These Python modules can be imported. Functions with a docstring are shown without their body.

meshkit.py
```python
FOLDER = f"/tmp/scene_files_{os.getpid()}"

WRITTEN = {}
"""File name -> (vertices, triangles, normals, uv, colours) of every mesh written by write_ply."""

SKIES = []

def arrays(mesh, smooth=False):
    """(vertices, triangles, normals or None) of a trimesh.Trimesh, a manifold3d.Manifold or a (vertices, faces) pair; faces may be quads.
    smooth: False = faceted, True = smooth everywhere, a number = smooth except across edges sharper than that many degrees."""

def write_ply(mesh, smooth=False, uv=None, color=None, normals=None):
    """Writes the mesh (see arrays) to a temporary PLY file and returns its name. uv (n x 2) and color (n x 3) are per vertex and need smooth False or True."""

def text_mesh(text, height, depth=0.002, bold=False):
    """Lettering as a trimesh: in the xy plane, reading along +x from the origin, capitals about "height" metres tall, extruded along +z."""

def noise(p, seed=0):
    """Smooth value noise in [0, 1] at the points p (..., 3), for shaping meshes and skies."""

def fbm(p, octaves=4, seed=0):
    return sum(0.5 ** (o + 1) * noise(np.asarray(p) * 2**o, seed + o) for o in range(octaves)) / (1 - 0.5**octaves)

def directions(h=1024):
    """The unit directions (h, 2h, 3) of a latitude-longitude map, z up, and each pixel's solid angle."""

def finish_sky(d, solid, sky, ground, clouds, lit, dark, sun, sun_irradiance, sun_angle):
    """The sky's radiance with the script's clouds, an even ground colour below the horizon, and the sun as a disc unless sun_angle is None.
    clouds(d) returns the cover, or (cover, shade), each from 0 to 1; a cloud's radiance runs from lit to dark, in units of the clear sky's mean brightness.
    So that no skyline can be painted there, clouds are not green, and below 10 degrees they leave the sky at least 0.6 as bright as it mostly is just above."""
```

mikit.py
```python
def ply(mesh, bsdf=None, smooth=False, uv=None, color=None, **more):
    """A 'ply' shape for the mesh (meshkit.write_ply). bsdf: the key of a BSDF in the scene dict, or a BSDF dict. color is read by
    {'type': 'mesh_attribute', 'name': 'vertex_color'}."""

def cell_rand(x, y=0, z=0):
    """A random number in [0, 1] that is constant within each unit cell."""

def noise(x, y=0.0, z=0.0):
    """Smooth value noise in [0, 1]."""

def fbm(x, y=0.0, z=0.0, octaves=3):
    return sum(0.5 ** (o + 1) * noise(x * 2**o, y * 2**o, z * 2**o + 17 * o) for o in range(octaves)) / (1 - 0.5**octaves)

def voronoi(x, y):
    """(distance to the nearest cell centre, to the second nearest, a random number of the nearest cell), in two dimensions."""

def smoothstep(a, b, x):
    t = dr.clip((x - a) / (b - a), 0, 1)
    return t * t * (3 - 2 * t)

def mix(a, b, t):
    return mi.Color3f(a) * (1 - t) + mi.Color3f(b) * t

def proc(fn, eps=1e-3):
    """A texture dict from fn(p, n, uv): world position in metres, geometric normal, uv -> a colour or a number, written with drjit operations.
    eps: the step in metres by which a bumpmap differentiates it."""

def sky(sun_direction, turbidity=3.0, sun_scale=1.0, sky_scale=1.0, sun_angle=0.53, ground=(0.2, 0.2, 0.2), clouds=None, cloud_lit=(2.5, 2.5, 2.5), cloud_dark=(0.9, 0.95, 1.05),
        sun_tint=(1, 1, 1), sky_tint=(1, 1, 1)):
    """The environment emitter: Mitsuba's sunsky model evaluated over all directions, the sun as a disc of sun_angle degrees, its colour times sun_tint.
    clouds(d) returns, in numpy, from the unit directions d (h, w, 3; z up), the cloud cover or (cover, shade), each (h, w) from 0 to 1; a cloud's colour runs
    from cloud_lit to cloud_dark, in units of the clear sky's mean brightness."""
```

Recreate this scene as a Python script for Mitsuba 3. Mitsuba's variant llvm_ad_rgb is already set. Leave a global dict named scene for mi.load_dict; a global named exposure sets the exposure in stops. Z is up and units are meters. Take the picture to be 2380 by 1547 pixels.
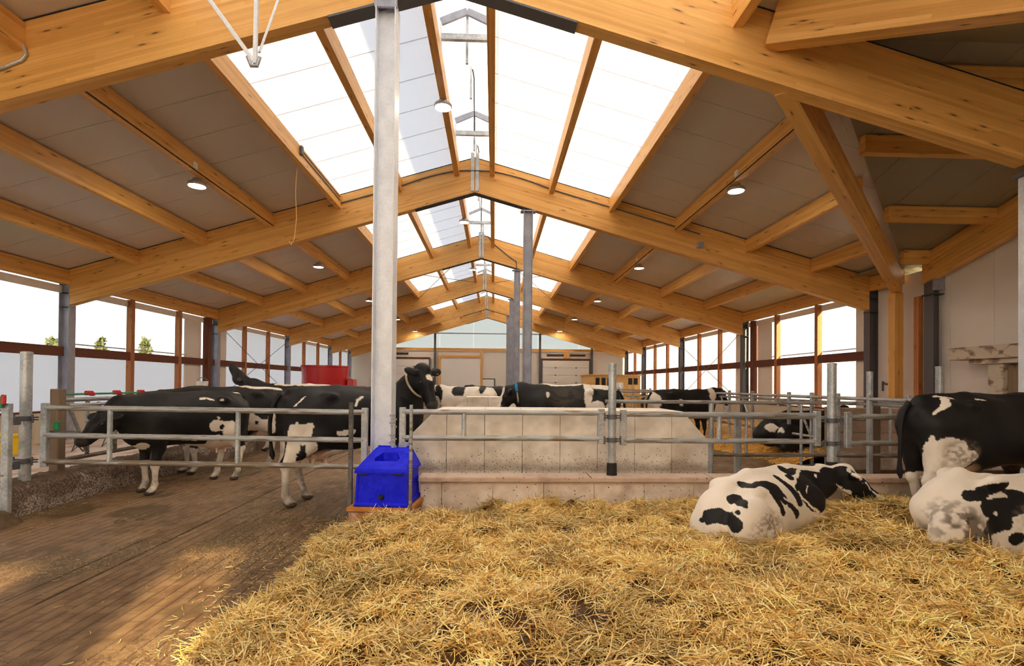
import math
import numpy as np
import trimesh, shapely
import mitsuba as mi
import drjit as dr
import mikit, meshkit
from mikit import noise, fbm, voronoi, cell_rand, smoothstep, mix, proc

T = mi.ScalarTransform4f
scene, labels = {}, {}
RNG = np.random.default_rng(7)

# ---------------------------------------------------------------- camera
F, YAW, PITCH, ROLL, CY = 1180.0, 0.0356, 0.0095, 0.0088, 880.4
def _rot():
    c, s = math.cos(YAW), math.sin(YAW)
    A = np.array([[c, -s, 0], [s, c, 0], [0, 0, 1]])
    c, s = math.cos(PITCH), math.sin(PITCH)
    B = np.array([[1, 0, 0], [0, c, s], [0, -s, c]])
    c, s = math.cos(ROLL), math.sin(ROLL)
    C = np.array([[c, 0, s], [0, 1, 0], [-s, 0, c]])
    return C @ B @ A
_R = _rot()
_M = np.eye(4)
_M[:3, 0], _M[:3, 1], _M[:3, 2], _M[:3, 3] = -_R[0], _R[2], _R[1], [0, 0, 1.6]
scene['camera'] = {'type': 'perspective', 'fov': 2 * math.degrees(math.atan(1190 / F)), 'fov_axis': 'x',
                   'principal_point_offset_x': 0.0, 'principal_point_offset_y': -(CY - 773.5) / 1547,
                   'near_clip': 0.05, 'far_clip': 2000.0, 'to_world': T(_M)}

# ---------------------------------------------------------------- sky, sun, exposure
def _clouds(d):
    p = d / np.maximum(d[..., 2:3] + 0.25, 0.05)
    n = meshkit.fbm(p * np.array([1.2, 2.4, 1.0]) + 5.0, 4, 3)
    cover = np.clip(0.80 + 1.0 * (n - 0.5), 0.55, 1.0)
    return cover, np.clip(2.2 * (meshkit.fbm(p * 1.7 + 31.0, 4, 9) - 0.45), 0, 1) * 0.55
SUN = np.array([0.305, -1.0, 0.36])
scene['sky'] = mikit.sky(SUN, turbidity=4.0, sun_scale=1.5, sun_angle=.8, sun_tint=(.98, 1.04, 1.02), sky_scale=1.0, ground=(0.16, 0.16, 0.13), clouds=_clouds,
                         cloud_lit=(2.10, 2.15, 2.12), cloud_dark=(1.52, 1.58, 1.66), sky_tint=(.97, 0.99, 0.95))
exposure = 3.1

# ---------------------------------------------------------------- naming and shape helpers
_used, _held = {}, set()
def key(base):
    n = _used.get(base, 0)
    _used[base] = n + 1
    _held.add(base if n == 0 else f'{base}_{n:03d}')
    return base if n == 0 else f'{base}_{n:03d}'

def tag(k, label=None, cat=None, group=None, kind=None):
    d = labels.setdefault(k, {})
    if label: d['label'] = label
    if cat: d['category'] = cat
    if group: d['group'] = group
    if kind: d['kind'] = kind
    return k

def put(k, mesh, bsdf, smooth=False, **kw):
    """One entry of the scene under the next free number of k."""
    if not (k in _held and k not in scene and '__' not in k): k = key(k)
    if isinstance(mesh, dict):
        scene[k] = {**mesh, **kw}
        return k
    uv = None
    if isinstance(mesh, tuple) and len(mesh) == 3:
        uv, mesh = mesh[2], (mesh[0], mesh[1])
    scene[k] = mikit.ply(mesh, bsdf, smooth=smooth, uv=uv, **kw)
    return k

def cat(meshes):
    """Joins (v, f[, uv]) triples / trimesh meshes that belong to one part."""
    V, FF, U, n = [], [], [], 0
    hasuv = all(isinstance(m, tuple) and len(m) == 3 for m in meshes)
    for m in meshes:
        if not isinstance(m, tuple):
            m = (np.asarray(m.vertices), np.asarray(m.faces))
        V.append(np.asarray(m[0], float)); FF.append(np.asarray(m[1]) + n); n += len(m[0])
        if hasuv: U.append(m[2])
    return (np.vstack(V), np.vstack(FF), np.vstack(U)) if hasuv else (np.vstack(V), np.vstack(FF))

def unit(v):
    v = np.asarray(v, float)
    return v / (np.linalg.norm(v) + 1e-12)

_ubox = {}
def _chbox(l, w, h, c):
    """Chamfered box centred at the origin, as a triangle soup with uv in metres (u along l)."""
    a = np.array([l, w, h]) / 2
    tris = []
    def quad(q): tris.append([q[0], q[1], q[2]]); tris.append([q[0], q[2], q[3]])
    for ax in range(3):
        b1, b2 = (ax + 1) % 3, (ax + 2) % 3
        for s in (-1, 1):
            q = []
            for s1, s2 in ((-1, -1), (1, -1), (1, 1), (-1, 1)):
                p = np.zeros(3); p[ax] = s * a[ax]; p[b1] = s1 * (a[b1] - c); p[b2] = s2 * (a[b2] - c); q.append(p)
            quad(q if s > 0 else q[::-1])
    if c > 0:
        for ax in range(3):
            b1, b2 = (ax + 1) % 3, (ax + 2) % 3
            for s1 in (-1, 1):
                for s2 in (-1, 1):
                    p = np.zeros((4, 3))
                    for i, (t, w1) in enumerate(((-1, 1), (1, 1), (1, 0), (-1, 0))):
                        p[i, ax] = t * (a[ax] - c)
                        p[i, b1] = s1 * (a[b1] if w1 else a[b1] - c)
                        p[i, b2] = s2 * (a[b2] - c if w1 else a[b2])
                    n = np.cross(p[1] - p[0], p[2] - p[0]); o = np.zeros(3); o[b1], o[b2] = s1, s2
                    quad(p if n @ o > 0 else p[::-1])
        for s in np.ndindex(2, 2, 2):
            s = np.array(s) * 2 - 1
            p = [s * (a - c * np.array(k)) for k in ((0, 1, 1), (1, 0, 1), (1, 1, 0))]
            n = np.cross(p[1] - p[0], p[2] - p[0])
            tris.append(p if n @ s > 0 else p[::-1])
    v = np.array(tris).reshape(-1, 3)
    t = v.reshape(-1, 3, 3)
    n = np.cross(t[:, 1] - t[:, 0], t[:, 2] - t[:, 0]); ax = np.abs(n).argmax(1)
    uv = np.empty((len(t), 3, 2))
    for k, (i, j, off) in enumerate(((1, 2, 0.0), (0, 2, 0.0), (0, 1, 3.7))):
        m = ax == k
        uv[m, :, 0] = t[m][:, :, i]; uv[m, :, 1] = t[m][:, :, j] + off
    return v, np.arange(len(v)).reshape(-1, 3), uv.reshape(-1, 2)

def beam(p0, p1, w, h, up=(0, 0, 1), ch=0.004, anchor=(0, 0)):
    """Bar from p0 to p1, w across, h along up; anchor shifts the line from the centre (in half sizes)."""
    p0, p1 = np.asarray(p0, float), np.asarray(p1, float)
    d = unit(p1 - p0); s = unit(np.cross(d, up)); u = np.cross(s, d)
    L = np.linalg.norm(p1 - p0)
    v, f, uv = _chbox(L, w, h, min(ch, w * .2, h * .2))
    c = (p0 + p1) / 2 - s * anchor[0] * w / 2 - u * anchor[1] * h / 2
    # frame (d, s, u) is left handed: (d, -s, u) keeps the winding
    v = c + v[:, :1] * d + v[:, 1:2] * (-s) + v[:, 2:] * u
    off = RNG.uniform(0, 50, 2)
    return v, f, uv + off

def box(x0, x1, y0, y1, z0, z1, ch=0.004):
    l = [x1 - x0, y1 - y0, z1 - z0]; k = int(np.argmax(l))
    c = np.array([(x0 + x1) / 2, (y0 + y1) / 2, (z0 + z1) / 2])
    e = np.zeros(3); e[k] = l[k] / 2
    up = (0, 0, 1) if k != 2 else (0, 1, 0)
    if k == 0: w, h = l[1], l[2]
    elif k == 1: w, h = l[0], l[2]
    else: w, h = l[0], l[1]
    return beam(c - e, c + e, w, h, up, ch)

def tube(pts, r, n=10, cap=True):
    """Round bar along a polyline."""
    p = np.asarray(pts, float)
    m = len(p); r = np.broadcast_to(np.asarray(r, float), (m,))
    t = np.gradient(p, axis=0) if m > 2 else np.repeat((p[1:] - p[:-1]), 2, 0)
    t /= np.linalg.norm(t, axis=1, keepdims=True) + 1e-12
    a = np.cross(t[0], [0, 0, 1.0] if abs(t[0, 2]) < .9 else [1.0, 0, 0]); a = unit(a)
    V = []
    ang = np.arange(n) * 2 * np.pi / n
    for i in range(m):
        a = unit(a - t[i] * (a @ t[i])); b = np.cross(t[i], a)
        V.append(p[i] + r[i] * (np.cos(ang)[:, None] * a + np.sin(ang)[:, None] * b))
    V = np.vstack(V)
    i, j = np.meshgrid(np.arange(m - 1), np.arange(n), indexing='ij')
    q = np.stack([i * n + j, i * n + (j + 1) % n, (i + 1) * n + (j + 1) % n, (i + 1) * n + j], -1).reshape(-1, 4)
    f = np.vstack([q[:, [0, 1, 2]], q[:, [0, 2, 3]]])
    if cap:
        k = len(V); V = np.vstack([V, p[:1], p[-1:]])
        j = np.arange(n)
        f = np.vstack([f, np.stack([(j + 1) % n, j, j * 0 + k], 1), np.stack([(m - 1) * n + j, (m - 1) * n + (j + 1) % n, j * 0 + k + 1], 1)])
    return V, f

def lathe(prof, n=24, at=(0, 0, 0)):
    """Surface of revolution about z of (r, z) points."""
    prof = np.asarray(prof, float); m = len(prof)
    ang = np.arange(n) * 2 * np.pi / n
    V = np.stack([prof[:, :1] * np.cos(ang), prof[:, :1] * np.sin(ang), np.repeat(prof[:, 1:], n, 1)], -1).reshape(-1, 3) + np.asarray(at, float)
    i, j = np.meshgrid(np.arange(m - 1), np.arange(n), indexing='ij')
    q = np.stack([i * n + j, i * n + (j + 1) % n, (i + 1) * n + (j + 1) % n, (i + 1) * n + j], -1).reshape(-1, 4)
    return V, np.vstack([q[:, [0, 1, 2]], q[:, [0, 2, 3]]])

def prism(poly, axis, a, b):
    """Polygon (list of 2-D points) extruded along axis from a to b, with uv in metres along the longest edge."""
    p = np.asarray(poly, float)
    if shapely.Polygon(p).exterior.is_ccw is False: p = p[::-1]
    m = len(p)
    tri = trimesh.creation.triangulate_polygon(shapely.Polygon(p), engine='earcut')
    pv, pf = np.asarray(tri[0], float), np.asarray(tri[1])
    def lift(q, t):
        o = np.empty((len(q), 3)); rest = [k for k in range(3) if k != axis]
        o[:, rest[0]], o[:, rest[1]], o[:, axis] = q[:, 0], q[:, 1], t
        return o
    e = np.roll(p, -1, 0) - p; k = int(np.argmax(np.linalg.norm(e, axis=1))); d = unit(e[k]); nrm = np.array([-d[1], d[0]])
    flip = axis == 1
    V, FF, U, n = [], [], [], 0
    off = RNG.uniform(0, 50, 2)
    for t, rev in ((a, True), (b, False)):
        V.append(lift(pv, t)); FF.append((pf[:, ::-1] if rev != flip else pf) + n); n += len(pv)
        U.append(np.stack([pv @ d, pv @ nrm], 1) + off)
    for i in range(m):
        q = np.array([p[i], p[(i + 1) % m], p[(i + 1) % m], p[i]])
        V.append(np.vstack([lift(q[:2], a), lift(q[2:], b)]))
        ff = np.array([[0, 1, 2], [0, 2, 3]])
        FF.append((ff[:, ::-1] if flip else ff) + n); n += 4
        U.append(np.stack([q @ d, np.array([a, a, b, b]) + 7.0], 1) + off)
    V = np.vstack(V); FF = np.vstack(FF)
    mm = trimesh.Trimesh(V, FF, process=True)
    if mm.volume < 0: FF = FF[:, ::-1]
    return V, FF, np.vstack(U)

def hbeam(c0, c1, bx, by, tf=0.014, tw=0.010):
    """Vertical H section column between two points; flanges face +-x, by deep in y."""
    x, y, z0 = c0; z1 = c1[2]
    return cat([box(x - bx / 2, x - bx / 2 + tf, y - by / 2, y + by / 2, z0, z1, .002), box(x + bx / 2 - tf, x + bx / 2, y - by / 2, y + by / 2, z0, z1, .002),
                box(x - bx / 2 + tf, x + bx / 2 - tf, y - tw / 2, y + tw / 2, z0, z1, .002)])

# ---------------------------------------------------------------- materials
def rgb(*c): return {'type': 'rgb', 'value': [float(x) for x in c]}
def srgb(r, g, b):
    c = np.array([r, g, b]) / 255.0
    return tuple(np.where(c <= 0.04045, c / 12.92, ((c + 0.055) / 1.055) ** 2.4))
def mat(name, base, rough=0.5, spec=0.4, metal=0.0, bump=None, scale=1.0, **kw):
    b = {'type': 'principled', 'base_color': base if isinstance(base, dict) else rgb(*base), 'roughness': rough if isinstance(rough, dict) else float(rough), 'specular': float(spec), 'metallic': float(metal), **kw}
    if bump: b = {'type': 'bumpmap', 'arbitrary': bump, 'scale': scale, 'bsdf': b}
    scene[name] = {'type': 'twosided', 'bsdf': b}
    return name

def wood_fn(c_lo, c_hi, c_knot, lam=0.045, knot=1.0):
    def fn(p, n, uv):
        u, v = uv.x, uv.y
        row = dr.floor(v / lam)
        board = dr.floor(u / 3.3 + cell_rand(row, 3) * 7)
        tone = cell_rand(row, board, 1)
        grain = fbm(u * 2.2 + tone * 40, v * 95.0, tone * 9, 3)
        streak = noise(u * 0.8 + 3, v * 22.0, tone * 5)
        t = 0.36 * tone + 0.40 * grain + 0.24 * streak
        col = mix(c_lo, c_hi, smoothstep(0.08, 0.88, t))
        d, d2, r = voronoi(u * 1.7 + 0.7 * tone + .4 * noise(u, v * 9), v * 9.0 + 0.35 + .3 * noise(u * 2, v * 4))
        k = smoothstep(0.06 + .10 * tone, 0.02, d) * smoothstep(0.68, 0.76, r) * knot
        ring = smoothstep(0.30, 0.08, d) * smoothstep(0.62, 0.70, r) * 0.22 * knot
        col = mix(col, c_knot, dr.clip(k * 0.85 + ring, 0, 1))
        e = dr.abs(v / lam - row - 0.5)
        return col * (1 - 0.13 * smoothstep(0.46, 0.5, e))
    return proc(fn)
mat('glulam', wood_fn((.60, .295, .072), (.80, .465, .155), (.20, .07, .02)), .42, .35)
mat('stud_wood', wood_fn((.34, .125, .045), (.50, .215, .085), (.12, .04, .018), lam=.2), .55, .3)
mat('dark_wood', (.135, .045, .026), .6, .3)
mat('crate_wood', wood_fn((.62, .36, .12), (.78, .50, .20), (.2, .09, .03), lam=.15, knot=.4), .5, .3)
def galv_fn(c0, c1):
    def fn(p, n, uv):
        a = fbm(p.x * 9, p.y * 9, p.z * 5, 3)
        b = noise(p.x * 60, p.y * 60, p.z * 40)
        return mix(c0, c1, smoothstep(.25, .75, 0.7 * a + 0.3 * b))
    return proc(fn)
mat('galv', galv_fn((.34, .37, .40), (.56, .59, .62)), .38, .5, .45)
mat('galv_post', galv_fn((.64, .68, .76), (.76, .80, .88)), .42, .5, .12)
def dirty_galv(p, n, uv):
    a = fbm(p.x * 6, p.y * 11, p.z * 11, 3)
    m = smoothstep(.52, .72, fbm(p.x * 5 + 9, p.y * 5, p.z * 30, 4) + 0.25 * smoothstep(1.05, .55, p.z))
    return mix(mix((.29, .305, .315), (.48, .495, .50), a), (.20, .145, .09), m * 0.85)
mat('gate_galv', proc(dirty_galv), .42, .45, .3)
mat('steel_gray', (.115, .115, .130), .5, .4, .2)
mat('steel_blue', galv_fn((.27, .29, .37), (.37, .39, .47)), .45, .45, .2)
mat('dark_steel', (.045, .043, .045), .5, .4, .3)
mat('black_rubber', (.018, .017, .018), .6, .3)
mat('panel_white', (.60, .555, .49), .34, .45)
mat('panel_shade_toned', (.30, .26, .18), .4, .4)  # darker copy for the cross gable: the shade there is put into the colour
mat('wall_white', (.74, .70, .665), .5, .4)
mat('post_white', (.74, .74, .72), .45, .4)
mat('door_white', (.80, .79, .79), .4, .4)
mat('red_paint', (.48, .012, .018), .22, .5, clearcoat=.6)
mat('red_plastic', (.50, .035, .03), .4, .5)
mat('green_plastic', (.02, .22, .09), .4, .5)
mat('yellow_plastic', (.85, .62, .015), .45, .4)
mat('blue_plastic', proc(lambda p, n, uv: mix((.004, .007, .70), (.015, .025, .92), smoothstep(.3, .75, fbm(p.x * 14, p.y * 14, p.z * 14, 3)) * .55 + .3 * smoothstep(.55, .8, noise(p.x * 45, p.y * 45, p.z * 12)))), .5, .2)
mat('white_plastic', (.8, .8, .8), .4, .4)
# translucent sheets: light scatters through them
def sheet(name, col, trans, rough=.6):
    scene[name] = {'type': 'principledthin', 'base_color': rgb(*col), 'roughness': rough, 'diff_trans': trans, 'spec_trans': 0.0, 'eta': 1.3}
sheet('skylight', (.93, .935, .97), 1.72)
sheet('skylight_rib', (.90, .90, .94), 1.5)
sheet('gable_film', (.99, .99, 1.0), 1.96)
sheet('curtain', (.955, .93, .985), 1.85)
# ================================================================ the barn
RX, ZA = -0.543, 6.586                       # ridge line, apex of the beams' underside
XL, XR = -10.75, 10.02                       # inner faces of the columns
SL, SR = 0.302, 0.277                        # roof slopes left and right
S = 6.917
FY = lambda k: 6.395 + S * (k - 1)           # the frames' planes
def zb(x): return ZA - (SL * (RX - x) if x < RX else SR * (x - RX))
BD = 0.90
def zt(x): return zb(x) + BD
ENDY = 39.3
ORD = ['first', 'second', 'third', 'fourth', 'fifth', 'sixth', 'seventh', 'eighth']

# ---- glulam frames -------------------------------------------------------
for k in range(1, 7):
    y = FY(k) if k < 6 else 38.6
    nm = key('glulam_frame')
    where = {0: 'behind the camera', 1: 'nearest glulam frame across the picture top, steel plate under its apex', 2: 'second glulam frame from the camera, with a grey cable sagging along it',
             3: 'third glulam frame from the camera, with a bent thin conduit', 4: 'fourth glulam frame from the camera', 5: 'fifth glulam frame from the camera, small and far',
             6: 'farthest glulam frame, in front of the translucent end gable'}[k]
    tag(nm, 'honey coloured ' + where, 'roof frame')
    hw = 0.10
    put(nm + '__rafter', prism([(XL, zb(XL)), (RX, zb(RX)), (RX, zt(RX)), (XL, zt(XL))], 1, y - hw, y + hw), 'glulam')
    xr = XR if k != 1 else 6.9
    put(nm + '__rafter', prism([(RX, zb(RX)), (xr, zb(xr)), (xr, zt(xr)), (RX, zt(RX))], 1, y - hw, y + hw), 'glulam')
    for x0, x1 in ((XL, RX), (RX, xr)):
        put(nm + '__gap_shade_strip', beam((x0, y, zt(x0) + .002), (x1, y, zt(x1) + .002), .212, .018, ch=.002), 'black_rubber')  # dark strip painted in for the shaded gap between beam and roof panels
    # steel under the ridge and the double hanger on the apex joint
    L = 1.55
    for s in (-1, 1):
        a = np.array([RX, y, ZA - .012]); b = np.array([RX + s * L, y, zb(RX + s * L) - .012])
        put(nm + '__ridge_plate', beam(a, b, .21 if k == 1 else .20, .022 if k > 1 else .03, ch=.003), 'dark_steel' if k > 1 else 'steel_gray')
        tag(nm + '__ridge_plate', 'grey steel plate under the apex')
    if k > 1:
        for s in (-1, 1):
            put(nm + '__apex_bracket', box(RX + s * .062 - .045, RX + s * .062 + .045, y - hw - .03, y - hw - .002, ZA + .02, ZA + BD + (.12 if k < 5 else .05), .003), 'galv')
        tag(nm + '__apex_bracket', 'galvanized upright bracket on the apex joint')

# ---- columns -------------------------------------------------------------
for k in range(2, 7):
    y = FY(k) if k < 6 else 38.6
    for s, x in (('left', XL - .125), ('right', XR + .125)):
        nm = key('steel_column')
        tag(nm, f'grey steel H column carrying the {s} end of the {ORD[k-1] if k < 6 else "farthest"} glulam frame', 'column')
        put(nm + '__shaft', hbeam((x, y, 0), (x, y, zt(x)), .25, .22), 'steel_blue' if s == 'left' else 'steel_gray')
        put(nm + '__cap_plate', box(x - .13, x + .13, y - .12, y + .12, zb(x) - .04 + (.02 if x < 0 else 0), zb(x) - .015, .003), 'dark_steel')
        put(nm + '__stiffener', box(x - .115, x + .115, y - .105, y + .105, zb(x) + .33, zb(x) + .345, .002), 'dark_steel')
for k in range(1, 6):
    x = (-1.378, .862, .89, .915, .93)[k - 1]; y = FY(k) + (0.02 if k == 1 else 0)
    nm = key('interior_post')
    tag(nm, 'broad pale galvanized H post rising behind the blue water trough' if k == 1 else f'blue-grey steel H post right of the ridge under the {ORD[k-1]} glulam frame', 'post')
    put(nm + '__shaft', hbeam((x, y, 0), (x, y, zb(x) - .03 if k > 1 else 6.34), .25 if k == 1 else .24, .28 if k == 1 else .24), 'galv_post' if k == 1 else 'steel_blue')
    put(nm + '__head_plate', box(x - .2, x + .2, y - .11, y + .11, zb(x) - .03 - (.06 if k == 1 else .05), zb(x) - .03 - (.02 if k == 1 else .02), .003) if k > 1 else box(x - .14, x + .14, y - .14, y - .105, 6.24, 6.42, .003), 'steel_blue')
nm = key('interior_post'); tag(nm, 'pale grey steel post at the right edge of the picture under the nearest frame', 'post')
put(nm + '__shaft', hbeam((7.10, 6.4, 0), (7.10, 6.4, 4.42), .24, .24), 'galv_post')
put(nm + '__head_plate', box(6.92, 7.25, 6.26, 6.54, 4.40, 4.45, .003), 'steel_gray')

# ---- purlins between the frames -----------------------------------------
PXL = [RX - .47, -2.50, -4.05, -5.75, -7.42, -9.08]
PXR = [RX + .45, 1.46, 3.05, 4.80, 6.70, 8.46]
VC = lambda y: 4.2 + abs(y - 6.4) * (5.85 / 5.7)          # plan line of the two valleys right of the near frame
PH, PW = .34, .13
def purlin_name(i, s, k):
    pos = ['beside the ridge light', 'mid skylight', 'edging the skylight', 'first below the skylight', 'second below the skylight', 'third below the skylight'][i]
    bay = ['in front of the nearest frame', 'between first and second frames', 'between second and third frames', 'between third and fourth frames', 'between fourth and fifth frames', 'in the farthest bay'][k]
    return f'wooden purlin {pos} {"left" if s < 0 else "right"} of the ridge, {bay}'
for k in range(0, 6):
    y0, y1 = FY(k) + .1, (FY(k + 1) if k < 5 else 38.6) - .1
    for s, P in ((-1, PXL), (1, PXR)):
        for i, x in enumerate(P):
            a, b = y0, y1
            if k == 0:
                if (s, i) not in ((-1, 3), (-1, 2), (1, 2)): continue
                a = 3.2
            if s > 0 and k <= 1 and i >= 3:
                yv = 6.4 + (x - 4.2) * 5.7 / 5.85 + .25
                if yv > b - .2: continue
                a = max(a, yv)
            nm = key('purlin'); tag(nm, purlin_name(i, s, k), 'roof purlin')
            put(nm, beam((x, a, zt(x) - .01), (x, b, zt(x) - .01), PW, PH, anchor=(0, 1)), 'glulam')
    if k >= 1:
        for s in ('left', 'right'):
            x = XL - .06 if s == 'left' else XR + .06
            nm = key('eave_beam'); tag(nm, f'wooden eave beam on top of the {s} window wall {["", "between the first and second frames", "between the second and third frames", "between the third and fourth frames", "between the fourth and fifth frames", "in the farthest bay"][k]}', 'eave beam')
            put(nm, beam((x, y0 + (5.7 if s == 'right' and k == 1 else 0), zt(x) - .01), (x, y1, zt(x) - .01), .14, .37, anchor=(0, 1)), 'glulam')

# ---- ceiling: insulated panels, skylight sheets, ridge light --------------
Y0, NP = -7.4, 7
def roof_quad(x0, x1, ya, yb, th, lift, clip=False, flange=0.0):
    """Sheet on the roof slope between x0 and x1 (metres from the ridge side to the eave), ya..yb along the barn."""
    def q(x, z): return zt(x) + z
    top, bot = [], []
    xa1 = xb1 = x1
    if clip:
        xa1, xb1 = min(x1, VC(ya)), min(x1, VC(yb))
        if max(xa1, xb1) <= x0 + .05: return None
        xa1, xb1 = max(xa1, x0 + .01), max(xb1, x0 + .01)
    c = [(x0, ya), (xa1, ya), (xb1, yb), (x0, yb)]
    b = np.array([(x, y, q(x, lift)) for x, y in c]); t = b + [0, 0, th]
    if x1 < x0: b, t = b[::-1], t[::-1]
    v = np.vstack([b, t])
    f = [[0, 2, 1], [0, 3, 2], [4, 5, 6], [4, 6, 7]]
    for i in range(4):
        j = (i + 1) % 4
        f += [[i, j, j + 4], [i, j + 4, i + 4]]
    return v, np.array(f)
sheets = []
for s in (-1, 1):
    xe = XL - .55 if s < 0 else XR + .55
    xs = PXL[2] if s < 0 else PXR[2]           # lower edge of the skylight
    xg = PXL[0] if s < 0 else PXR[0]
    for k in range(-1, 6):
        for i in range(NP):
            if k == 5 and i >= 5: break
            a = FY(k) + i * S / NP; b = a + S / NP
            if k < 0 and i % 2: continue
            if k < 0: b = a + 2 * S / NP
            if k == 5 and i == 4: b = ENDY
            for part in (0, 1):
                clip = s > 0 and b > .6 and a < 12.2
                m = roof_quad(xs, xe, a + .004, b - .004, .09, .012, clip)
                break
            if m is not None: put('ceiling__roof_panel', m, 'panel_white')
            m = roof_quad(xg, xs, a, b, .012, .012)
            put('ceiling__skylight_sheet', m, 'skylight')
            if k >= 1 and k <= 4 and i > 0:
                sheets.append(beam((xg, a, zt(xg) + .006), (xs, a, zt(xs) + .006), .016, .012, ch=.002))
put('ceiling__skylight_rib', cat(sheets), 'skylight_rib'); tag('ceiling__skylight_rib', 'faint overlap ribs between the skylight sheets', kind='stuff')
# outer sheet that closes the joints from above
v, f = [], []
def outer(poly):
    n = len(v); v.extend(poly); f.extend([[n, n + 1, n + 2], [n, n + 2, n + 3]])
for xa, xb in ((PXL[2], XL - .6),):
    outer([(xa, Y0, zt(xa) + .105), (xb, Y0, zt(xb) + .105), (xb, ENDY, zt(xb) + .105), (xa, ENDY, zt(xa) + .105)])
xa, xb = PXR[2], XR + .6
def rq(ya, yb, x1a, x1b): outer([(xa, ya, zt(xa) + .105), (xa, yb, zt(xa) + .105), (x1b, yb, zt(x1b) + .105), (x1a, ya, zt(x1a) + .105)])
rq(Y0, .7, xb, xb); rq(.7, 6.4, VC(.7), VC(6.4)); rq(6.4, 12.1, VC(6.4), VC(12.1)); rq(12.1, ENDY, xb, xb)
put('ceiling', (np.array(v), np.array(f)), 'panel_white'); tag('ceiling', kind='structure')

# raised ridge light with its cross bars
zr = zt(RX + .45)
for i in range(-4, 14):
    a = FY(1) + i * S / 2; b = min(a + S / 2, ENDY)
    if a > ENDY - .5: continue
    for s in (-1, 1):
        x1 = RX + s * .62
        vv = np.array([(RX, a, zr + 1.02), (x1, a, zr + .78), (x1, b, zr + .78), (RX, b, zr + 1.02)]); vv = np.vstack([vv, vv + [0, 0, .012]])
        ff = [[0, 2, 1], [0, 3, 2], [4, 5, 6], [4, 6, 7]]
        for q in range(4): ff += [[q, (q + 1) % 4, (q + 1) % 4 + 4], [q, (q + 1) % 4 + 4, q + 4]]
        put('ceiling__ridge_sheet', (vv, np.array(ff)), 'skylight')
        x2 = RX + s * .56
        put('ceiling__ridge_side', box(x2 - .004, x2 + .004, a, b, zr - .02, zr + .82, .001), 'skylight')
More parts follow.
